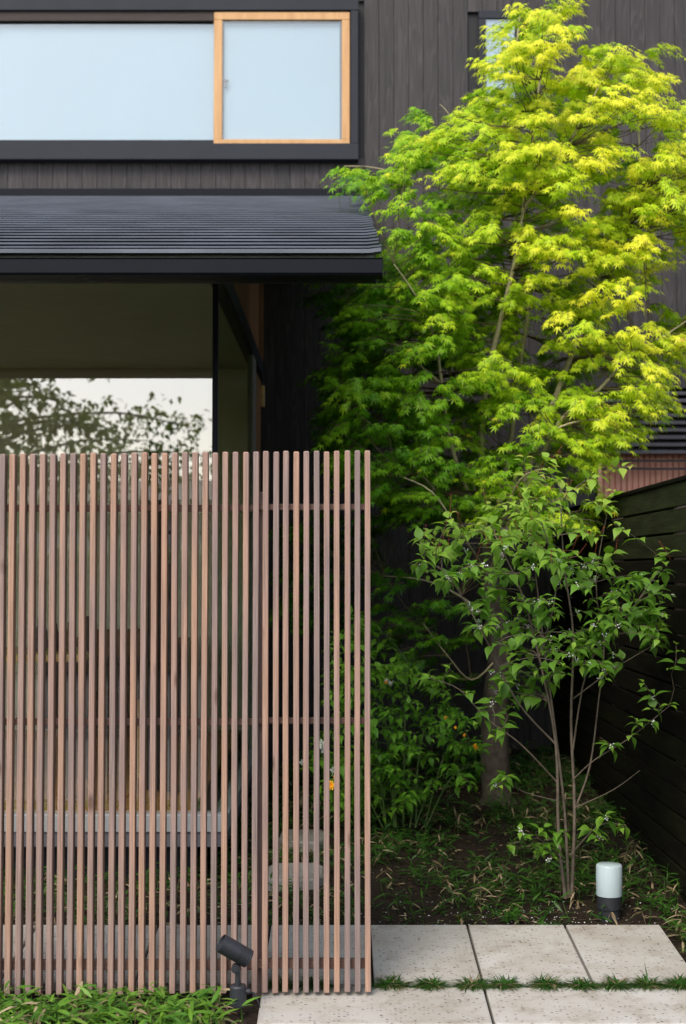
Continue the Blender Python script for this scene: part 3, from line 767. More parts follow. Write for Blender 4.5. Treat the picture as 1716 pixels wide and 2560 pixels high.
for (x0, x1, y0, y1, lab) in ((P(668, 0, 6.5).x, P(812, 0, 6.5).x, 6.35, 6.72, 'rough stepping stone in the bed behind the slat screen, the nearer one'), (P(700, 0, 7.1).x, P(816, 0, 7.1).x, 7.0, 7.35, 'rough stepping stone in the bed behind the slat screen, the farther one')):
    bb = MB(); n = 9; cx, cy = (x0 + x1) / 2, (y0 + y1) / 2; pts = []
    for k in range(14):
        a = 2 * math.pi * k / 14; s_ = 1 / max(abs(math.cos(a)), abs(math.sin(a))); s_ = min(s_, 1.22)
        pts.append((math.cos(a) * s_ * (x1 - x0) / 2 * rr.uniform(.93, 1.03), math.sin(a) * s_ * (y1 - y0) / 2 * rr.uniform(.93, 1.03)))
    V = [(a, b_, -.08) for a, b_ in pts] + [(a, b_, .03) for a, b_ in pts] + [(a * .96, b_ * .96, .04) for a, b_ in pts]
    fs = [tuple(range(28, 42))] + [(k * 14 + q, k * 14 + (q + 1) % 14, (k + 1) * 14 + (q + 1) % 14, (k + 1) * 14 + q) for k in range(2) for q in range(14)]
    bb.add(V, fs); bb.build('stepping_stone', M['step'], label=lab, cat='stepping stone', loc=(cx, cy, ground_z(cx, cy)))

# ------------------------------------------------------------------ slat screen
FY = 5.0
scr = thing('slat_screen', 'wooden screen of thin vertical slats on horizontal rails in front of the glazed room', 'fence', (.04, FY, 0))
zt_, zb_f = P(0, 1130.5, FY).z, P(0, 2485, FY).z
SH = zt_ - zb_f
variants = []
for k in range(6):
    r3 = random.Random(k); n = 14; v = []; f = []
    c = .0016; w_, d_ = .0097, .042
    ring = lambda i: [(-w_ + c + i, i), (w_ - c - i, i), (w_ - i, c + i), (w_ - i, d_ - c - i), (w_ - c - i, d_ - i), (-w_ + c + i, d_ - i), (-w_ + i, d_ - c - i), (-w_ + i, c + i)]
    lv = [(.0012, 0), (0, .002)] + [(0, SH * t / n) for t in range(1, n)] + [(0, SH - .004), (.0028, SH)]
    px, py = r3.uniform(0, 6), r3.uniform(0, 6); amp = r3.uniform(.0002, .0016)
    for i, z in lv:
        dx = amp * math.sin(px + z * 1.9) * math.sin(math.pi * z / SH); dy = .6 * amp * math.sin(py + z * 2.3)
        v += [(x_ + dx, y_ + dy, z) for x_, y_ in ring(i)]
    m_ = len(lv)
    f = [tuple(range(7, -1, -1)), tuple(range((m_ - 1) * 8, m_ * 8))]
    for q in range(m_ - 1):
        for j in range(8):
            a = q * 8 + j; b_ = q * 8 + (j + 1) % 8; f.append((a, b_, b_ + 8, a + 8))
    mb = MB(); mb.add(v, f); variants.append(mb.mesh('slat', M['slat']))
SO = Vector((.04, FY, 0))
for i in range(-8, 36):
    u = 24.5 + 25.575 * i + (.8 if rr.random() < .3 else 0) * rr.uniform(-1, 1)
    pp = P(u, 1800, FY)
    t = (i - 17) / 18
    o = link('slat', variants[rr.randrange(6)], scr, loc=(pp.x - SO.x + rr.uniform(-.0006, .0006), rr.uniform(-.001, .001), zb_f + .006 * t + rr.uniform(-.002, .002)), rot=(0, rr.uniform(-.0006, .0006), 0))
xa = P(24.5 - 25.575 * 8.5, 1800, FY).x - SO.x; xb = P(913, 1800, FY).x - SO.x; xm = P(649, 1800, FY + .08).x - SO.x
for (v0, v1) in ((1262, 1278), (1796, 1812), (2399, 2423)):
    z1 = P(0, v0, FY + .05).z; z0 = P(0, v1, FY + .05).z
    b = MB(); b.box(xa, xm - .008, .0405, .065, z0 - .001, z1, .002); b.build('rail', M['rail'], scr)
    b = MB(); b.box(xm - .006, xb, .0405, .065, z0 + .004, z1 + .003, .002); b.build('rail', M['rail'], scr)
for xx in (xm,):
    b = MB(); b.box(xx - .021, xx + .021, .066, .106, -.06, P(0, 1231, FY + .1).z, .002); b.build('post', M['post'], scr)
b = MB(); b.box(xm - 1.35, xm - 1.31, .066, .106, -.15, 1.6, .002); b.build('post', M['post'], scr)

# ------------------------------------------------------------------ spotlight
SY = 4.87
sp = thing('garden_spotlight', 'small charcoal garden spotlight tilted on a stub post in front of the slats', 'spotlight', P(594, 2490, SY))
org = sp.location.copy()
A = P(552.5, 2354.5, SY) - org; B = P(622, 2400, SY) - org
axis = (B - A).normalized(); B.y += .012; A.y -= .012; axis = (B - A).normalized()
mb = MB(); t = axis.orthogonal().normalized(); q = axis.cross(t); Ln = (B - A).length; n = 36
Rr = .0315
prof = [(0.0, .010), (Rr * .86, .010), (Rr * .90, 0), (Rr, .001), (Rr, Ln * .17), (Rr * .985, Ln * .175), (Rr * .985, Ln * .18), (Rr, Ln * .185), (Rr, Ln * .60)]
for k in range(6):
    s_ = Ln * (.62 + k * .055); prof += [(Rr, s_), (Rr * .93, s_ + Ln * .012), (Rr * .93, s_ + Ln * .022), (Rr, s_ + Ln * .034)]
prof += [(Rr, Ln * .985), (Rr * .93, Ln), (0, Ln)]
o = 0
for r_, h in prof:
    for k in range(n):
        a = 2 * math.pi * k / n; mb.v.append(tuple(A + axis * h + t * math.cos(a) * r_ + q * math.sin(a) * r_))
for i in range(len(prof) - 1):
    for k in range(n):
        a = i * n + k; b_ = i * n + (k + 1) % n; mb.f.append((a, b_, b_ + n, a + n))
mb.build('lamp_head', M['lampdark'], sp)
K = P(590, 2420, SY) - org
mb = MB(); mb.cyl((K.x, K.y - .016, K.z), (K.x, K.y + .016, K.z), .0145, n=24); mb.build('knuckle', M['lampdark'], sp)
mb = MB(); mb.cyl((K.x, K.y - .019, K.z), (K.x, K.y - .0155, K.z), .009, n=16); mb.build('screw', M['lampdark'], sp)
mb = MB(); mb.cyl((K.x + .006, K.y, K.z - .008), (K.x + .006, K.y, K.z - .058), .0085, n=16); mb.build('stem', M['lampdark'], sp)
mb = MB(); mb.lathe((K.x + .008, K.y, -.03), [(0, 0), (.028, 0), (.028, K.z + .03 - .062), (.025, K.z + .03 - .056), (0, K.z + .03 - .056)], 28); mb.build('base', M['lampdark'], sp)
mb = MB(); mb.cyl((K.x + .028, K.y, .015), (K.x + .050, K.y, .015), .011, .009, 16); mb.build('cable_gland', M['lampdark'], sp)

mb = MB(); mb.tube([(K.x + .048, K.y, .014), (K.x + .064, K.y - .002, .010), (K.x + .074, K.y - .006, -.012), (K.x + .082, K.y - .01, -.035)], .0028, .0028, 8); mb.build('cable', M['lampdark'], sp, smooth=True)

# ------------------------------------------------------------------ bollard lamp
BY = 5.95
bl = thing('bollard_lamp', 'short white cylindrical garden lamp on a dark foot beside the shrub', 'garden lamp', (P(1524, 2280, BY).x, BY, ground_z(1.09, BY)))
zt0_ = P(0, 2160, BY).z - bl.location.z; zm_ = P(0, 2238, BY).z - bl.location.z; rb_ = .0535
mb = MB(); mb.lathe((0, 0, 0), [(0, zm_ - .002), (rb_ * .9, zm_ - .002), (rb_ - .001, zm_), (rb_, zm_ + .004), (rb_, zt0_ - .007), (rb_ - .002, zt0_ - .003), (rb_ - .006, zt0_), (0, zt0_ + .001)], 48)
mb.build('lamp_shade', M['lampwhite'], bl, smooth=False)
mb = MB(); mb.lathe((0, 0, -.04), [(0, 0), (rb_ * .84, 0), (rb_ * .84, zm_ * .45 + .04), (rb_ * .95, zm_ * .47 + .04), (rb_ * .95, zm_ + .037), (0, zm_ + .037)], 40); mb.build('base', M['lampdark'], bl)
for c_ in bl.children:
    if c_.type == 'MESH':
        me = c_.data; me.polygons.foreach_set('use_smooth', [True] * len(me.polygons))
        try: me.set_sharp_from_angle(angle=R(40))
        except Exception: pass

# ================================================================== PLANTS
UP = Vector((0, 0, 1))
# ------------------------------------------------------------------ Japanese maple
def pl(pts): return smooth_line([P(*p) for p in pts], 4)
mrg = random.Random(21)
MO = P(1244, 2000, 8.05); MO.z = ground_z(MO.x, 8.05)
maple = thing('maple_tree', 'Japanese maple with bright lime to yellow leaves behind the slat screen end', 'tree', MO)
trunk = [(1244, 2010, 8.05), (1238, 1900, 8.05), (1240, 1760, 8.03), (1252, 1640, 8.0), (1243, 1540, 7.98), (1225, 1440, 8.0), (1216, 1340, 8.02)]
tp = pl(trunk)
mb = MB(); mb.tube([p - MO for p in tp], 0, 0, 10, rs=[.088 - .035 * i / (len(tp) - 1) + (.03 if i == 0 else 0) for i in range(len(tp))]); mb.build('trunk', M['bark'], maple, smooth=True)
stems = [
    ([(1225, 1440, 8.0), (1212, 1300, 8.0), (1203, 1117, 7.95), (1209, 1024, 7.9), (1232, 884, 7.8), (1256, 784, 7.75), (1290, 640, 7.7), (1310, 520, 7.7), (1330, 360, 7.75), (1350, 200, 7.85), (1370, 70, 7.95)], .036),
    ([(1216, 1340, 8.02), (1150, 1180, 7.9), (1121, 1080, 7.8), (1105, 960, 7.7), (1085, 840, 7.55), (1040, 740, 7.4), (985, 660, 7.3)], .024),
    ([(1216, 1340, 8.02), (1180, 1200, 8.2), (1150, 1050, 8.3), (1120, 900, 8.4), (1090, 700, 8.45), (1060, 560, 8.5), (1010, 450, 8.5), (940, 420, 8.5), (860, 415, 8.5)], .022),
    ([(1220, 1380, 8.0), (1270, 1150, 8.15), (1302, 900, 8.2), (1320, 790, 8.2), (1328, 660, 8.2), (1300, 560, 8.2), (1262, 470, 8.2), (1262, 300, 8.2), (1290, 120, 8.25), (1300, 40, 8.3)], .030),
    ([(1230, 1430, 8.0), (1330, 1150, 8.0), (1413, 930, 7.95), (1454, 825, 7.9), (1490, 720, 7.9), (1534, 620, 7.85), (1580, 520, 7.9), (1600, 400, 7.95), (1590, 260, 8.0)], .032),
    ([(1235, 1440, 8.0), (1340, 1180, 7.8), (1401, 1053, 7.7), (1501, 971, 7.6), (1588, 872, 7.6), (1650, 846, 7.6), (1720, 800, 7.7)], .026),
    ([(1230, 1400, 8.0), (1300, 1170, 7.6), (1380, 1080, 7.4), (1470, 1050, 7.3), (1560, 1060, 7.3)], .018),
    ([(1490, 720, 7.9), (1560, 640, 8.1), (1640, 560, 8.2), (1690, 440, 8.2), (1720, 300, 8.3)], .018),
    ([(1216, 1340, 8.02), (1120, 1260, 7.8), (1030, 1160, 7.7), (930, 1060, 7.7), (840, 1010, 7.7)], .018),
    ([(1105, 960, 7.7), (1010, 880, 7.75), (920, 800, 7.8), (870, 760, 7.85)], .014),
    ([(1240, 1560, 7.98), (1150, 1490, 7.9), (1060, 1450, 7.9), (960, 1440, 7.95)], .014),
    ([(1240, 1650, 7.98), (1180, 1700, 7.8), (1120, 1640, 7.7), (1060, 1560, 7.7)], .010),
    ([(1300, 900, 8.2), (1290, 780, 8.5), (1240, 600, 8.6), (1180, 440, 8.6), (1130, 300, 8.6), (1100, 260, 8.6)], .016),
    ([(1310, 520, 7.7), (1400, 400, 7.7), (1480, 250, 7.8), (1530, 150, 7.9)], .016),
    ([(1225, 1440, 8.0), (1260, 1300, 7.5), (1300, 1200, 7.2), (1360, 1170, 7.1)], .014),
    ([(1225, 1440, 8.0), (1150, 1330, 7.5), (1080, 1230, 7.3), (1000, 1190, 7.3)], .014),
]
nodes = []      # (point, radius)
for pts, r0 in stems:
    sp_ = pl(pts); n = len(sp_)
    mb = MB(); rs = [.62 * r0 * (1 - .82 * i / (n - 1)) for i in range(n)]
    mb.tube([p - MO for p in sp_], 0, 0, 7, rs=rs); mb.build('branch', M['stem'], maple, smooth=True)
    for i, p in enumerate(sp_):
        if i > n * .25: nodes.append((p, rs[i]))
crown = [(815, 405), (870, 405), (935, 425), (962, 400), (940, 345), (1000, 322), (1015, 255), (1078, 262), (1085, 320), (1120, 330), (1105, 262), (1180, 215), (1225, 240), (1196, 175), (1205, 125), (1258, 118), (1244, 15), (1300, 5), (1385, 0), (1472, 8), (1440, 60), (1430, 112), (1462, 140), (1490, 98), (1560, 112), (1600, 130), (1668, 85), (1682, 128), (1612, 168), (1700, 172), (1690, 215), (1640, 262), (1745, 235), (1870, 330), (1850, 560), (1720, 600), (1668, 690), (1700, 770), (1790, 800), (1780, 860), (1700, 900), (1700, 960), (1660, 1060), (1610, 1100), (1550, 1110), (1545, 1170), (1490, 1200), (1450, 1230), (1510, 1300), (1380, 1330), (1100, 1310), (930, 1310), (890, 1240), (790, 1160), (770, 1040), (790, 930), (850, 850), (840, 760), (920, 690), (940, 600), (925, 540), (870, 470)]
low = [(930, 1440), (1050, 1450), (1110, 1520), (1190, 1570), (1200, 1700), (1090, 1690), (980, 1640), (920, 1560)]
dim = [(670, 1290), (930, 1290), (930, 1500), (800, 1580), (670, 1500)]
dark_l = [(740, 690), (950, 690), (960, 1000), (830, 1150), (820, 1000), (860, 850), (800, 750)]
def roof_clear(p):
    if p.y > YW - .22: return False
    if p.x < .27 and p.y > 5.0 and roof_z(p.y) - .24 < p.z < roof_z(p.y) + .12: return False
    if p.x < -.42 and p.z < 3.2: return False
    if p.x > 1.40 and p.z < 1.98: return False
    return True
spr = []
cell = {}
def add_spray(p, dmin):
    k = (int(p.x // .2), int(p.y // .2), int(p.z // .2))
    for a in (-1, 0, 1):
        for b_ in (-1, 0, 1):
            for c_ in (-1, 0, 1):
                for q_ in cell.get((k[0] + a, k[1] + b_, k[2] + c_), []):
                    if (q_ - p).length < dmin: return False
    cell.setdefault(k, []).append(p); return True
HOLES = [(1562, 320, 34, 42), (1640, 740, 50, 60), (1690, 600, 40, 40), (1400, 660, 40, 35), (980, 520, 35, 60), (1345, 800, 42, 100), (1265, 640, 32, 60), (1215, 860, 30, 50), (1170, 1100, 70, 45), (1430, 860, 40, 60), (1300, 1060, 60, 50), (1560, 760, 45, 60), (1060, 460, 40, 60), (1500, 500, 35, 50), (1120, 960, 40, 40), (1620, 330, 40, 50), (1440, 1180, 50, 40)]
def fill(poly, count, ymid, yth, dmin, bias, msk=-.12, inset=0):
    us = [p[0] for p in poly]; vs = [p[1] for p in poly]; n = 0; tr_ = 0
    while n < count and tr_ < count * 60:
        tr_ += 1
        u = mrg.uniform(min(us), max(us)); v_ = mrg.uniform(min(vs), max(vs))
        m_ = mrg.uniform(22, 40) * inset
        if not all(inside(poly, u + a * m_, v_ + b * m_ * .8) for a, b in ((0, 0), (1, 0), (-1, 0), (0, 1), (0, -1))): continue
        y = ymid(u, v_) + mrg.uniform(-yth, yth)
        if any(((u - hx) / hw) ** 2 + ((v_ - hy) / hh) ** 2 < 1 for hx, hy, hw, hh in HOLES) and mrg.random() < .93: continue
        p = P(u, v_, y)
        if not roof_clear(p): continue
        if noise.noise((p.x * 2.6, p.y * 2.6 + 9, p.z * 4.2)) < msk: continue
        if not add_spray(p, dmin): continue
        spr.append((p, u, v_, bias)); n += 1
fill(crown, 1230, lambda u, v: 8.0 - .12 * math.sin(u * .004), .85, .080, 0.0, -.20, 1)
# denser shell along the outline so the silhouette reads
ne = len(crown)
for i in range(ne):
    a = Vector(crown[i]); b_ = Vector(crown[(i + 1) % ne]); L_ = (b_ - a).length
    for k in range(int(L_ / 42)):
        q_ = a.lerp(b_, (k + mrg.random()) / max(1, int(L_ / 42)))
        cx_, cy_ = 1290, 720
        dv = Vector((cx_ - q_.x, cy_ - q_.y)); dv.normalize(); q_ = q_ + dv * mrg.uniform(22, 45)
        if q_.x > 1780: continue
        y = 8.0 + mrg.uniform(-.5, .5); p = P(q_.x, q_.y, y)
        if roof_clear(p) and add_spray(p, .10): spr.append((p, q_.x, q_.y, .03))
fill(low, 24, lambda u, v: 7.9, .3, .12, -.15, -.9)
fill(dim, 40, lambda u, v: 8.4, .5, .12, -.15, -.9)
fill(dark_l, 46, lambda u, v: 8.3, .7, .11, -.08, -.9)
items = []; twigs = MB()
axis_x = P(1290, 700, 8).x
for (p, u, v_, bias) in spr:
    best = None; bd = 1e9
    for (q_, r_) in nodes:
        d = p - q_; cost = d.length + max(0, -d.z) * 1.2 + (0.25 if d.length < .08 else 0)
        if cost < bd: bd = cost; best = (q_, r_)
    q_, r_ = best; d = p - q_
    cpts = curve_pts(q_, p, sag=-.04 * d.length if d.z > 0 else .06 * d.length, n=4, wob=.012)
    if d.length < 1.3: twigs.tube([c - MO for c in cpts], min(r_ * .5, .0048), .0016, 4)
    outd = Vector((d.x, d.y * .7 - .06, 0))
    outd.x += (p.x - axis_x) * .25
    if outd.length < .05: outd = Vector((mrg.gauss(0, 1), -.5, 0))
    outd.normalize()
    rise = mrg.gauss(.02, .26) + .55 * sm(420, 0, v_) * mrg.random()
    base_t = .45 + .27 * sm(950, 1600, u + .35 * (900 - v_)) - .13 * sm(1260, 880, u) * sm(250, 800, v_) - .10 * sm(800, 1300, v_) + bias + .06 * sm(600, 50, v_)  # paints light into leaf tone: right and top bright; left, low, back shaded
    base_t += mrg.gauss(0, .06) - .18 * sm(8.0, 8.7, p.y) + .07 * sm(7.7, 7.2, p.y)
    length = mrg.uniform(.13, .24)
    nsub = mrg.choice((3, 4, 4, 5))
    for s_ in range(nsub):
        ang = (s_ - (nsub - 1) / 2) * R(29) + mrg.gauss(0, .14)
        sd_ = outd.copy(); sd_.rotate(Euler((0, 0, ang))); sd_.z = rise + mrg.gauss(0, .16); sd_.normalize()
        ll = length * (1 - .22 * abs(s_ - (nsub - 1) / 2)); st_ = p - outd * .08
        end = st_ + sd_ * ll; end.z -= .035
        mid = st_ + sd_ * ll * .55; mid.z += .006
        twigs.tube([st_ - MO, mid - MO, end - MO], .0017, .0009, 3)
        npair = max(4, int(ll / .024))
        for k in range(npair + 1):
            t_ = (k + .6) / (npair + .6)
            c = st_.lerp(mid, t_ * 2) if t_ < .5 else mid.lerp(end, t_ * 2 - 1)
            for side in ((-1, 1) if k < npair else (0,)):
                ld = sd_.copy(); ld.rotate(Euler((0, 0, side * R(mrg.uniform(38, 68))))); ld.z = mrg.uniform(-1.05, -.12) + .2 * rise; ld.normalize()
                up = Vector((sd_.x * .45 + mrg.gauss(0, .22), sd_.y * .45 - .45 + mrg.gauss(0, .28), 1)).normalized()
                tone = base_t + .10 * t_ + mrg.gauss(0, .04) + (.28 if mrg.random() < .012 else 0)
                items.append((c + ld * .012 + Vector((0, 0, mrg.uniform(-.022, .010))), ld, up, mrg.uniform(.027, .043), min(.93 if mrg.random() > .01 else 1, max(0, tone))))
twigs.build('twigs', M['twig'], maple, kind='stuff')
vis = [i for i in range(len(items)) if -20 < proj(items[i][0])[0] < 1736]
front = sorted(vis, key=lambda i: items[i][0].y - .25 * items[i][3] / .05)[:3000]
mrg.shuffle(front); fs_ = set(front[:300])
sel = [items[i] for i in fs_]; rest = [items[i] for i in range(len(items)) if i not in fs_]
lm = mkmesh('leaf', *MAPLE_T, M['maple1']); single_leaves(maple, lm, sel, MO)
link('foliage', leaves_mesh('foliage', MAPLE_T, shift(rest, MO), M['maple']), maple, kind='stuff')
print('maple leaves', len(items), 'sprays', len(spr))

# ------------------------------------------------------------------ generic shrub grower
def shrub(root, org, stem_sets, targets, leaf_t, mkey, stem_m, twig_m, lsize, tone_fn, seed, pairs=(3, 5), step=.034, rstem=.009, droop=.35, start=.3, maxd=.9):
    rg = random.Random(seed); nd_ = []
    for pts, r0 in stem_sets:
        s = pl(pts); n = len(s); mb = MB(); rs = [r0 * (1 - .72 * i / (n - 1)) for i in range(n)]
        mb.tube([p - org for p in s], 0, 0, 6, rs=rs); mb.build('stem', stem_m, root, smooth=True)
        for i, p in enumerate(s):
            if i > n * start: nd_.append((p, rs[i]))
    tw = MB(); its = []; tips = []
    for (p, u, v_) in targets:
        best = min(nd_, key=lambda q: (p - q[0]).length + max(0, q[0].z - p.z) * 1.5)
        q_, r_ = best; d = p - q_
        if d.length > maxd: continue
        cp = curve_pts(q_, p, sag=.10 * d.length, n=5, wob=.010)
        tw.tube([c - org for c in cp], min(r_ * .6, .0030), .0012, 4)
        dirn = (cp[-1] - cp[-2]).normalized(); nodes_new = cp[2:]
        np_ = rg.randint(*pairs); phase = rg.random() * math.pi
        pl_len = sum((cp[i + 1] - cp[i]).length for i in range(len(cp) - 1))
        for k in range(np_):
            back = k * step * rg.uniform(.85, 1.15)
            if back > pl_len * .95: break
            rem = back; j = len(cp) - 1
            while j > 0 and rem > (cp[j] - cp[j - 1]).length: rem -= (cp[j] - cp[j - 1]).length; j -= 1
            if j == 0: break
            seg = cp[j - 1] - cp[j]; c = cp[j] + seg.normalized() * rem
            for side in (0, 1):
                a = phase + k * math.pi / 2 * .6 + side * math.pi + rg.gauss(0, .2)
                t = dirn.orthogonal().normalized(); b2 = dirn.cross(t)
                rad = (t * math.cos(a) + b2 * math.sin(a)); rad.z *= .45; rad = rad.normalized()
                ld = (rad * 1.0 + dirn * .35 + Vector((0, -.15, -droop * rg.uniform(.3, 1.5)))).normalized()
                up = (UP + rad * .25 + Vector((rg.gauss(0, .2), rg.gauss(-.25, .2), 0))).normalized()
                sz = lsize * (.55 if k == 0 else .85 if k == 1 else 1.0) * rg.uniform(.8, 1.15)
                its.append((c + ld * .006, ld, up, sz, min(1, max(0, tone_fn(u, v_, k) + rg.gauss(0, .07)))))
        tips.append((cp[-1], dirn, u, v_))
    tw.build('twigs', twig_m, root, kind='stuff')
    return its, tips
def split_leaves(root, org, its, tmpl, mk, seed):
    rg = random.Random(seed)
    order = sorted(range(len(its)), key=lambda i: its[i][0].y - its[i][3] * 6)[:300]; s = set(order)
    me = mkmesh('leaf', *tmpl, M[mk + '1']); single_leaves(root, me, [its[i] for i in s], org)
    rest = [its[i] for i in range(len(its)) if i not in s]
    if rest: link('foliage', leaves_mesh('foliage', tmpl, shift(rest, org), M[mk]), root, kind='stuff')
def poly_targets(poly, n, ym, yth, seed, dmin, scale=1.0944):
    rg = random.Random(seed); out = []; us = [p[0] for p in poly]; vs = [p[1] for p in poly]; t = 0
    while len(out) < n and t < n * 80:
        t += 1
        u = rg.uniform(min(us), max(us)); v_ = rg.uniform(min(vs), max(vs))
        if not inside(poly, u, v_): continue
        p = P(u * scale, v_ * scale, ym + rg.uniform(-yth, yth))
        if p.z < ground_z(p.x, p.y) + .03 or p.x > 1.41: continue
        if any((p - q[0]).length < dmin for q in out): continue
        out.append((p, u, v_))
    return out

# ------------------------------------------------------------------ white-berried shrub in front (in focus)
SBY = 6.12
SO_ = P(1413, 2246, SBY); SO_.z = ground_z(SO_.x, SBY)
sh = thing('berry_shrub', 'slender multi-stemmed shrub with green pointed leaves and tiny white berries', 'shrub', SO_)
def dd(l): return [(u * 1.0944, v * 1.0944, y) for u, v, y in l]
sst = [(dd([(1292, 2052, 6.12), (1276, 1900, 6.12), (1270, 1700, 6.1), (1232, 1500, 6.05), (1190, 1350, 6.0), (1130, 1220, 5.95)]), .0085),
       (dd([(1306, 2052, 6.14), (1313, 1850, 6.14), (1305, 1650, 6.15), (1310, 1450, 6.15), (1290, 1300, 6.15), (1281, 1150, 6.15)]), .0085),
       (dd([(1300, 2050, 6.16), (1290, 1850, 6.18), (1268, 1660, 6.22), (1240, 1450, 6.25), (1215, 1230, 6.3)]), .0075),
       (dd([(1313, 1850, 6.14), (1348, 1750, 6.2), (1368, 1600, 6.25), (1380, 1480, 6.3), (1362, 1330, 6.3), (1388, 1170, 6.3)]), .0050),
       (dd([(1308, 1720, 6.15), (1345, 1520, 6.05), (1430, 1410, 6.0), (1515, 1290, 5.95)]), .0045),
       (dd([(1270, 1700, 6.1), (1180, 1600, 6.0), (1100, 1440, 5.9), (1010, 1300, 5.85), (940, 1290, 5.85)]), .0045),
       (dd([(1276, 1790, 6.12), (1190, 1700, 6.0), (1110, 1640, 5.95), (1050, 1575, 5.9), (985, 1550, 5.9)]), .0038),
       (dd([(1310, 1780, 6.14), (1360, 1735, 6.05), (1440, 1685, 5.98), (1530, 1612, 5.95)]), .0036),
       (dd([(1290, 1970, 6.1), (1230, 1915, 6.0), (1165, 1930, 5.95)]), .0032), (dd([(1306, 1950, 6.12), (1370, 1885, 6.05), (1430, 1885, 6.0)]), .0032),
       (dd([(1278, 1830, 6.12), (1200, 1810, 6.05), (1150, 1780, 6.02)]), .0028), (dd([(1313, 1845, 6.12), (1400, 1805, 6.05), (1462, 1760, 6.0)]), .0026),
       (dd([(1232, 1500, 6.05), (1270, 1350, 5.95), (1240, 1200, 5.9), (1200, 1120, 5.9)]), .0042), (dd([(1305, 1600, 6.15), (1400, 1530, 6.25), (1500, 1470, 6.3)]), .0036)]
outline = [(930, 1290), (950, 1240), (1000, 1170), (1060, 1165), (1110, 1120), (1190, 1105), (1200, 1060), (1280, 1065), (1300, 1110), (1370, 1110), (1430, 1100), (1440, 1180), (1400, 1220), (1420, 1330), (1520, 1265), (1530, 1300), (1535, 1420), (1520, 1500), (1440, 1500), (1400, 1560), (1300, 1570), (1240, 1560), (1180, 1620), (1120, 1600), (1130, 1500), (1080, 1450), (1070, 1380), (1000, 1330)]
tg = poly_targets(outline, 190, 6.1, .38, 5, .058)
for q_ in [(980, 1550), (1030, 1530), (1060, 1580), (1100, 1625), (1130, 1680), (1090, 1650), (1160, 1775), (1140, 1795), (1160, 1930), (1190, 1900), (1240, 1890), (1225, 1940), (1260, 1960), (1290, 1900), (1380, 1865), (1420, 1890), (1350, 1900), (1370, 1920), (1440, 1680), (1480, 1650), (1530, 1610), (1390, 1700), (1450, 1640), (1490, 1620), (1545, 1470), (1520, 1255), (1200, 1045), (1270, 1040), (1385, 1085), (1440, 1065), (1150, 1660), (1470, 1560), (1050, 1720)][:-1]:
    tg.append((P(q_[0] * 1.0944, q_[1] * 1.0944, 5.95), q_[0], q_[1]))
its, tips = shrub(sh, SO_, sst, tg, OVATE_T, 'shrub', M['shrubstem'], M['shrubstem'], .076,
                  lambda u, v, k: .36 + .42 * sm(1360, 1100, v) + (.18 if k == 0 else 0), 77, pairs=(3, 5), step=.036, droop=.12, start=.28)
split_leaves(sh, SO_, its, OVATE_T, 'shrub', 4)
rg = random.Random(9)
mb = MB()
for (p, d, u, v_) in tips:                     # reddish growing shoots above the upper crown
    if v_ < 1290 and rg.random() < .55:
        e = p + Vector((rg.gauss(0, .012) + d.x * .03, 0, rg.uniform(.03, .095)))
        mb.tube([p - d * .05 - SO_, p - SO_, e - SO_], .0014, .0008, 4)
        for a in range(2): mb.cyl(e - SO_, e - SO_ + Vector((rg.uniform(-.008, .008), -.003, rg.uniform(-.002, .008))), .0025, .001, 5)
mb.build('shoot_tips', M['redstem'], sh, kind='stuff')
bmesh_ = MB(); rg2 = random.Random(2)
for k in range(7):
    c = Vector((rg2.gauss(0, .0075), rg2.gauss(0, .006), rg2.gauss(0, .0065))); r_ = rg2.uniform(.0026, .0042)
    bmesh_.lathe(c, [(0, -r_), (r_ * .8, -r_ * .5), (r_, r_ * .1), (r_ * .6, r_ * .8), (0, r_)], 6)
bme = bmesh_.mesh('berry_cluster', M['berry'], True)
pick = [i for i in its if D(0, 1250, 6.1).z > i[0].z and rg.random() < .16]
rg.shuffle(pick)
for i in pick[:95]:
    o = link('berry_cluster', bme, sh, loc=i[0] - SO_ + Vector((rg.gauss(0, .01), -.006, -.004)), rot=(rg.random() * 6, rg.random() * 6, rg.random() * 6))
    s = rg.uniform(.55, .9); o.scale = (s, s, s)
print('shrub leaves', len(its))

# ------------------------------------------------------------------ kerria bush behind
KO = P(1015, 2060, 7.3); KO.z = ground_z(KO.x, 7.3)
ke = thing('kerria_shrub', 'bushy green shrub with orange-yellow blossoms at the foot of the maple', 'shrub', KO)
kst = []
rg = random.Random(31)
for (u, v_) in ((800, 1420), (760, 1600), (860, 1530), (930, 1510), (1000, 1570), (1070, 1650), (1100, 1740), (720, 1720), (880, 1650), (960, 1700), (1040, 1760)):
    bu = 930 + (u - 930) * .25 + rg.uniform(-15, 15); yy = 7.3 + rg.uniform(-.25, .25)
    kst.append((dd([(bu, 1890, 7.3), ((bu * .55 + u * .45), 1890 * .45 + v_ * .55 - 30, (7.3 + yy) / 2), (u, v_, yy)]), .005))
kp = [(850, 1500), (900, 1480), (960, 1520), (1010, 1560), (1060, 1620), (1105, 1700), (1110, 1790), (1040, 1820), (1000, 1800), (950, 1850), (850, 1870), (740, 1870), (690, 1760), (740, 1600), (750, 1450), (790, 1400), (840, 1390)]
kt = poly_targets(kp, 230, 7.25, .4, 8, .07)
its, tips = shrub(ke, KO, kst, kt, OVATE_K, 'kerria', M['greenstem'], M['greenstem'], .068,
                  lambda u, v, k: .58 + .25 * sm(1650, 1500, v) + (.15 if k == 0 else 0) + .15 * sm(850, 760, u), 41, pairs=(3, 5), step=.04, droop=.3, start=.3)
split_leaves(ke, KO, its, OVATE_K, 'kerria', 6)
fm = MB(); rg2 = random.Random(5)
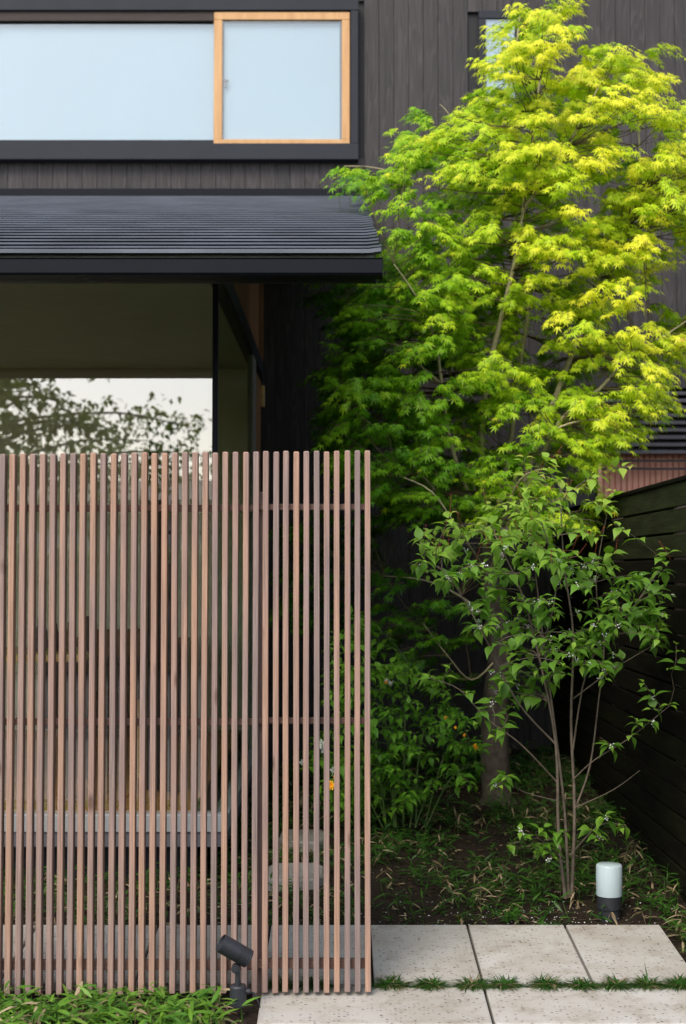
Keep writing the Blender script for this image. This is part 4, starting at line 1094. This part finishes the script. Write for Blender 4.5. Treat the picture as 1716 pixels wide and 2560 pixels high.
for k in range(11):
    a = k * 2.4; el = .25 + .1 * k; d = Vector((math.cos(a) * math.cos(el), math.sin(a) * math.cos(el), math.sin(el)))
    x_, y_, z_ = frame_of(d, UP)
    tv, tf = blade_leaf(.34, .35, 4)
    V = tv @ np.array([tuple(x_), tuple(y_), tuple(z_)]) * .020
    fm.add(V, [tuple(t) for t in tf])
fme = fm.mesh('flower', M['flower']); fmw = fm.mesh('flower', M['whiteflower'])
for (u, v_, s, me) in ((1085, 1708, 1.1, fme), (1062, 1680, .5, fme), (1040, 1662, .45, fme), (757, 1795, 1.3, fme), (768, 1775, .8, fme), (884, 1560, .7, fme), (884, 1556, .7, fmw), (890, 1562, .8, fmw), (898, 1560, .7, fmw), (735, 1700, 1.3, fmw), (758, 1760, 1.3, fmw), (742, 1715, 1.0, fmw), (690, 1745, 1.2, fmw), (1020, 1640, .6, fme)):
    p = D(u, v_, 6.85); o = link('flower', me, ke, loc=p - KO, rot=(R(60) + rg.gauss(0, .3), rg.gauss(0, .3), rg.random() * 6)); o.scale = (s, s, s)

# ------------------------------------------------------------------ bamboo grass ground cover
def on_slab(x, y): return (5.10 < y < 5.81 and x < 1.30) or (4.74 < y < 5.11 and x > -.31)
THIN = blade_leaf(.012, .08, 3)
def cover_build(name, label, cat, region, n, hgt, lsz, tone, seed, dens, dead, y1_=False):
    rg = random.Random(seed); its = []; st = []; k = 0; t = 0
    while k < n and t < n * 40:
        t += 1
        x = rg.uniform(region[0], region[1]); y = rg.uniform(region[2], region[3])
        if on_slab(x, y) or rg.random() > dens(x, y): continue
        k += 1
        z0 = ground_z(x, y); h = hgt * rg.uniform(.3, 1.2); lean = Vector((rg.gauss(0, .3), rg.gauss(0, .3), 1)).normalized()
        isdead = rg.random() < dead
        base = Vector((x, y, z0 - .005)); tip = base + lean * h
        st.append((base, lean, Vector((rg.gauss(0, 1), -1, .1)), h * 1.02, .40 if not isdead else .84))
        for j in range(rg.randint(4, 7)):
            f_ = .25 + .75 * rg.random(); p = base.lerp(tip, f_); a = rg.random() * 6.283
            d = Vector((math.cos(a), math.sin(a), rg.uniform(.05, 1.2))).normalized()
            tn = min(.74, tone + rg.gauss(0, .11) + .14 * f_)
            if (isdead and rg.random() < .75) or rg.random() < dead * .25: tn = rg.uniform(.79, 1); d.z = rg.uniform(-.3, .4); d.normalize()
            its.append((p, d, UP + Vector((rg.gauss(0, .35), rg.gauss(-.2, .35), 0)), lsz * rg.uniform(.5, 1.35), max(0, tn)))
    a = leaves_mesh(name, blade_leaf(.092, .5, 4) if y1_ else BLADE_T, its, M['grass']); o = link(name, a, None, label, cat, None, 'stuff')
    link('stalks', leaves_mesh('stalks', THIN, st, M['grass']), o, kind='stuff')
    return o
def d_bed(x, y):
    if x < -.75 and y > 6.75: return 0
    e = .62 + .38 * sm(6.0, 6.4, y); n_ = noise.noise((x * 2.3, y * 2.3, 5)) * .8 + .55
    if any(abs(x - cx) < .17 and abs(y - cy) < .2 for cx, cy in ((-.21, 6.53), (-.2, 7.18))): return .06
    return max(.04, min(1, e * n_))
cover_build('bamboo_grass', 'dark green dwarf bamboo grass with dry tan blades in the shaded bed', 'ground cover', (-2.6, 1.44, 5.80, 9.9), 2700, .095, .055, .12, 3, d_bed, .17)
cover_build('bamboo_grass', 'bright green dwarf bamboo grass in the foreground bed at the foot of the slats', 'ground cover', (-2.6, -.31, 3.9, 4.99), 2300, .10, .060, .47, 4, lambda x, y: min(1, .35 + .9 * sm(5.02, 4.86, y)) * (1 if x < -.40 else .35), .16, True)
cover_build('bamboo_grass', 'small strip of dwarf bamboo grass between the last slab and the board fence', 'ground cover', (1.315, 1.45, 5.05, 5.9), 70, .09, .058, .30, 14, lambda x, y: 1, .2)
def litter():
    rg = random.Random(12); its = []
    for k in range(2600):
        x = rg.uniform(-2.4, 1.44); y = rg.uniform(5.8, 8.5)
        if rg.random() < .3: y = rg.uniform(4.0, 5.1); x = rg.uniform(-2.4, -.31)
        if on_slab(x, y): continue
        a = rg.random() * 6.283
        its.append(((x, y, ground_z(x, y) + .006 + rg.random() * .008), (math.cos(a), math.sin(a), rg.gauss(0, .15)), (rg.gauss(0, .3), rg.gauss(0, .3), 1), rg.uniform(.012, .045), rg.choice((.15, .79, .82, .88, .97))))
    link('leaf_litter', leaves_mesh('leaf_litter', blade_leaf(.14, .2, 4), its, M['grass']), None, 'scattered dry leaf litter lying on the dark soil of the beds', 'leaf litter', None, 'stuff')
    v = []; f = []
    mb = MB()
    for k in range(240):
        x = rg.gauss(.80, .38); y = 5.80 + abs(rg.gauss(0, .22)); 
        if x > 1.42: continue
        z = ground_z(x, y) + .012; r_ = rg.uniform(.0022, .0048); a0 = rg.random()
        mb.add([(x + r_ * math.cos(a0 + i * 1.2566), y + r_ * math.sin(a0 + i * 1.2566), z + rg.uniform(0, .003)) for i in range(5)], [(0, 1, 2, 3, 4)])
    mb.build('fallen_petals', M['petal'], label='tiny white petals fallen on the soil in front of the shrub', cat='petals', kind='stuff')
    mb = MB()
    for k in range(900):
        x = rg.uniform(-2.2, 1.42); y = rg.uniform(5.80, 6.9)
        z = ground_z(x, y); r_ = rg.uniform(.003, .010)
        mb.lathe((x, y, z + r_ * .5), [(0, -r_), (r_, -r_ * .2), (r_ * .7, r_ * .6), (0, r_ * .8)], 5)
    mb.build('soil_crumbs', M['soil'], label='dark crumbs of soil and grit along the slab edge', cat='soil', kind='stuff')
litter()

# ------------------------------------------------------------------ mondo grass tufts in the joint
tl = ['left end tuft of dark mondo grass in the slab joint, behind the post', 'mondo grass tuft in the slab joint behind the last slats', 'large mondo grass tuft just right of the slat screen end', 'low mondo grass tuft, second right of the slat screen', 'mondo grass tuft at the joint between the two front slabs', 'small mondo grass tuft just right of the front slab joint', 'widest mondo grass tuft in the middle of the front joint', 'mondo grass tuft at the second back-row slab joint', 'dense mondo grass tuft left of the upright blade', 'mondo grass tuft with one tall upright blade near the right', 'mondo grass tuft at the right photo edge']
for i, (u, wpx) in enumerate(((700, 70), (790, 70), (978, 92), (1077, 84), (1182, 84), (1262, 66), (1368, 92), (1455, 80), (1539, 76), (1620, 62), (1700, 60))):
    c = P(u, 2458, 5.112); c.z = slab_z(0, 5.11) - .008
    rg = random.Random(i + 50); its = []
    hw = wpx * .00142 / 2
    for k in range(430):
        bx_ = rg.uniform(-.5, .5) * hw * .85; a = rg.random() * 6.283
        out = Vector((math.cos(a) + bx_ / hw * .8, math.sin(a) * .75 - .15, rg.uniform(.35, 1.3))).normalized()
        tn = rg.uniform(.0, .36) if rg.random() > .16 else rg.uniform(.78, .92)
        its.append((Vector((bx_, rg.gauss(0, .004), 0)), out, UP, rg.uniform(.5, 1.1) * .064, tn))
    if i == 9: its.append((Vector((0, 0, 0)), Vector((.02, 0, 1)), Vector((0, -1, .2)), .075, .2))
    me = leaves_mesh('mondo_grass', blade_leaf(.036, .95, 4), its, M['grass'])
    link('mondo_grass_tuft', me, None, tl[i], 'grass tuft', 'mondo grass tufts in the slab joint', None, c)

# ------------------------------------------------------------------ street side: what the glass mirrors
def street_tree():
    base = Vector((-5.6, -6.2, ground_z(0, -6))); rg = random.Random(88)
    t = thing('street_tree', 'broad leafy street tree across from the house, mirrored in the glass', 'tree', base)
    mb = MB(); tr_ = [Vector((0, 0, 0)), Vector((.1, 0, 1.2)), Vector((.05, .1, 2.4)), Vector((.2, 0, 3.6)), Vector((.1, .1, 5.2))]
    mb.tube(tr_, .20, .08, 10); mb.build('trunk', M['bark'], t, smooth=True)
    its = []; mb = MB()
    for k in range(46):
        a = rg.random() * 6.283; z0 = rg.uniform(2.0, 5.0); ln = rg.uniform(1.2, 3.6) * (1 - .1 * max(0, z0 - 3.2))
        s = Vector((.1, .05, z0)); e = s + Vector((math.cos(a) * ln, math.sin(a) * ln, rg.uniform(-.1, 1.1) * ln * .35))
        if k % 3 == 0: a = rg.uniform(-.5, .6); e = s + Vector((math.cos(a) * ln * 1.05, math.sin(a) * ln, rg.uniform(.1, .5) * ln * .5))
        cp = curve_pts(s, e, sag=.1 * ln, n=6, wob=.07); mb.tube(cp, .035, .008, 5)
        for j in range(int(18 * ln)):
            f_ = rg.uniform(.25, 1.03); q = min(5, int(f_ * 6)); c = cp[q].lerp(cp[min(6, q + 1)], f_ * 6 - q)
            c = c + Vector((rg.gauss(0, .22), rg.gauss(0, .22), rg.gauss(0, .10)))
            for h in range(5):
                its.append((c + Vector((rg.gauss(0, .07), rg.gauss(0, .07), rg.gauss(0, .05))), (rg.gauss(0, 1), rg.gauss(0, 1), rg.gauss(-.2, .4)), (rg.gauss(0, .4), rg.gauss(0, .4), 1), rg.uniform(.09, .15), rg.uniform(.0, .5)))
    mb.build('branches', M['bark'], t, kind='stuff')
    link('foliage', leaves_mesh('foliage', ovate_leaf(.3, seg=3), its, M['hedge']), t, kind='stuff')
    print('street tree', len(its))
street_tree()
def hedge():
    rg = random.Random(17); its = []
    for k in range(9000):
        x = rg.uniform(-13, 3); y = -13.2 + rg.uniform(-.5, .5); z = -.34 + rg.uniform(0, 2.3) ** 1.0 + .25 * noise.noise((x * .7, 0, 3))
        its.append(((x, y, z), (rg.gauss(0, 1), rg.gauss(0, 1), rg.gauss(0, .6)), (rg.gauss(0, .5), .4, 1), rg.uniform(.14, .24), rg.uniform(0, .6)))
    o = link('hedge', leaves_mesh('hedge', ovate_leaf(.4, seg=3), its, M['hedge']), None, 'clipped green hedge across the street, mirrored in the glass', 'hedge', None)
    mb = MB(); mb.box(-13, 3, -13.5, -12.9, -.4, 1.7); mb.build('hedge_core', M['post'], o)
hedge()
nb = thing('neighbour_house', 'pale neighbouring house across the street behind the hedge', 'house', (-8, -19, -.35))
mb = MB(); mb.box(-5, 6, -4, 0, 0, 3.1); mb.build('wall', plain('pale_render', (0.5, 0.5, 0.5), .9), nb)
mb = MB(); mb.add([(-5.4, -4.4, 3.1), (6.4, -4.4, 3.1), (6.4, .4, 3.1), (-5.4, .4, 3.1), (-5.4, -2, 4.0), (6.4, -2, 4.0)], [(0, 1, 5, 4), (2, 3, 4, 5), (1, 2, 5), (3, 0, 4), (3, 2, 1, 0)]); mb.build('roof', M['fascia'], nb)
for xx in (-3.5, -.6, 2.3):
    mb = MB(); mb.box(xx, xx + 1.6, .002, .03, .9, 2.1); mb.build('window', M['gutter'], nb)
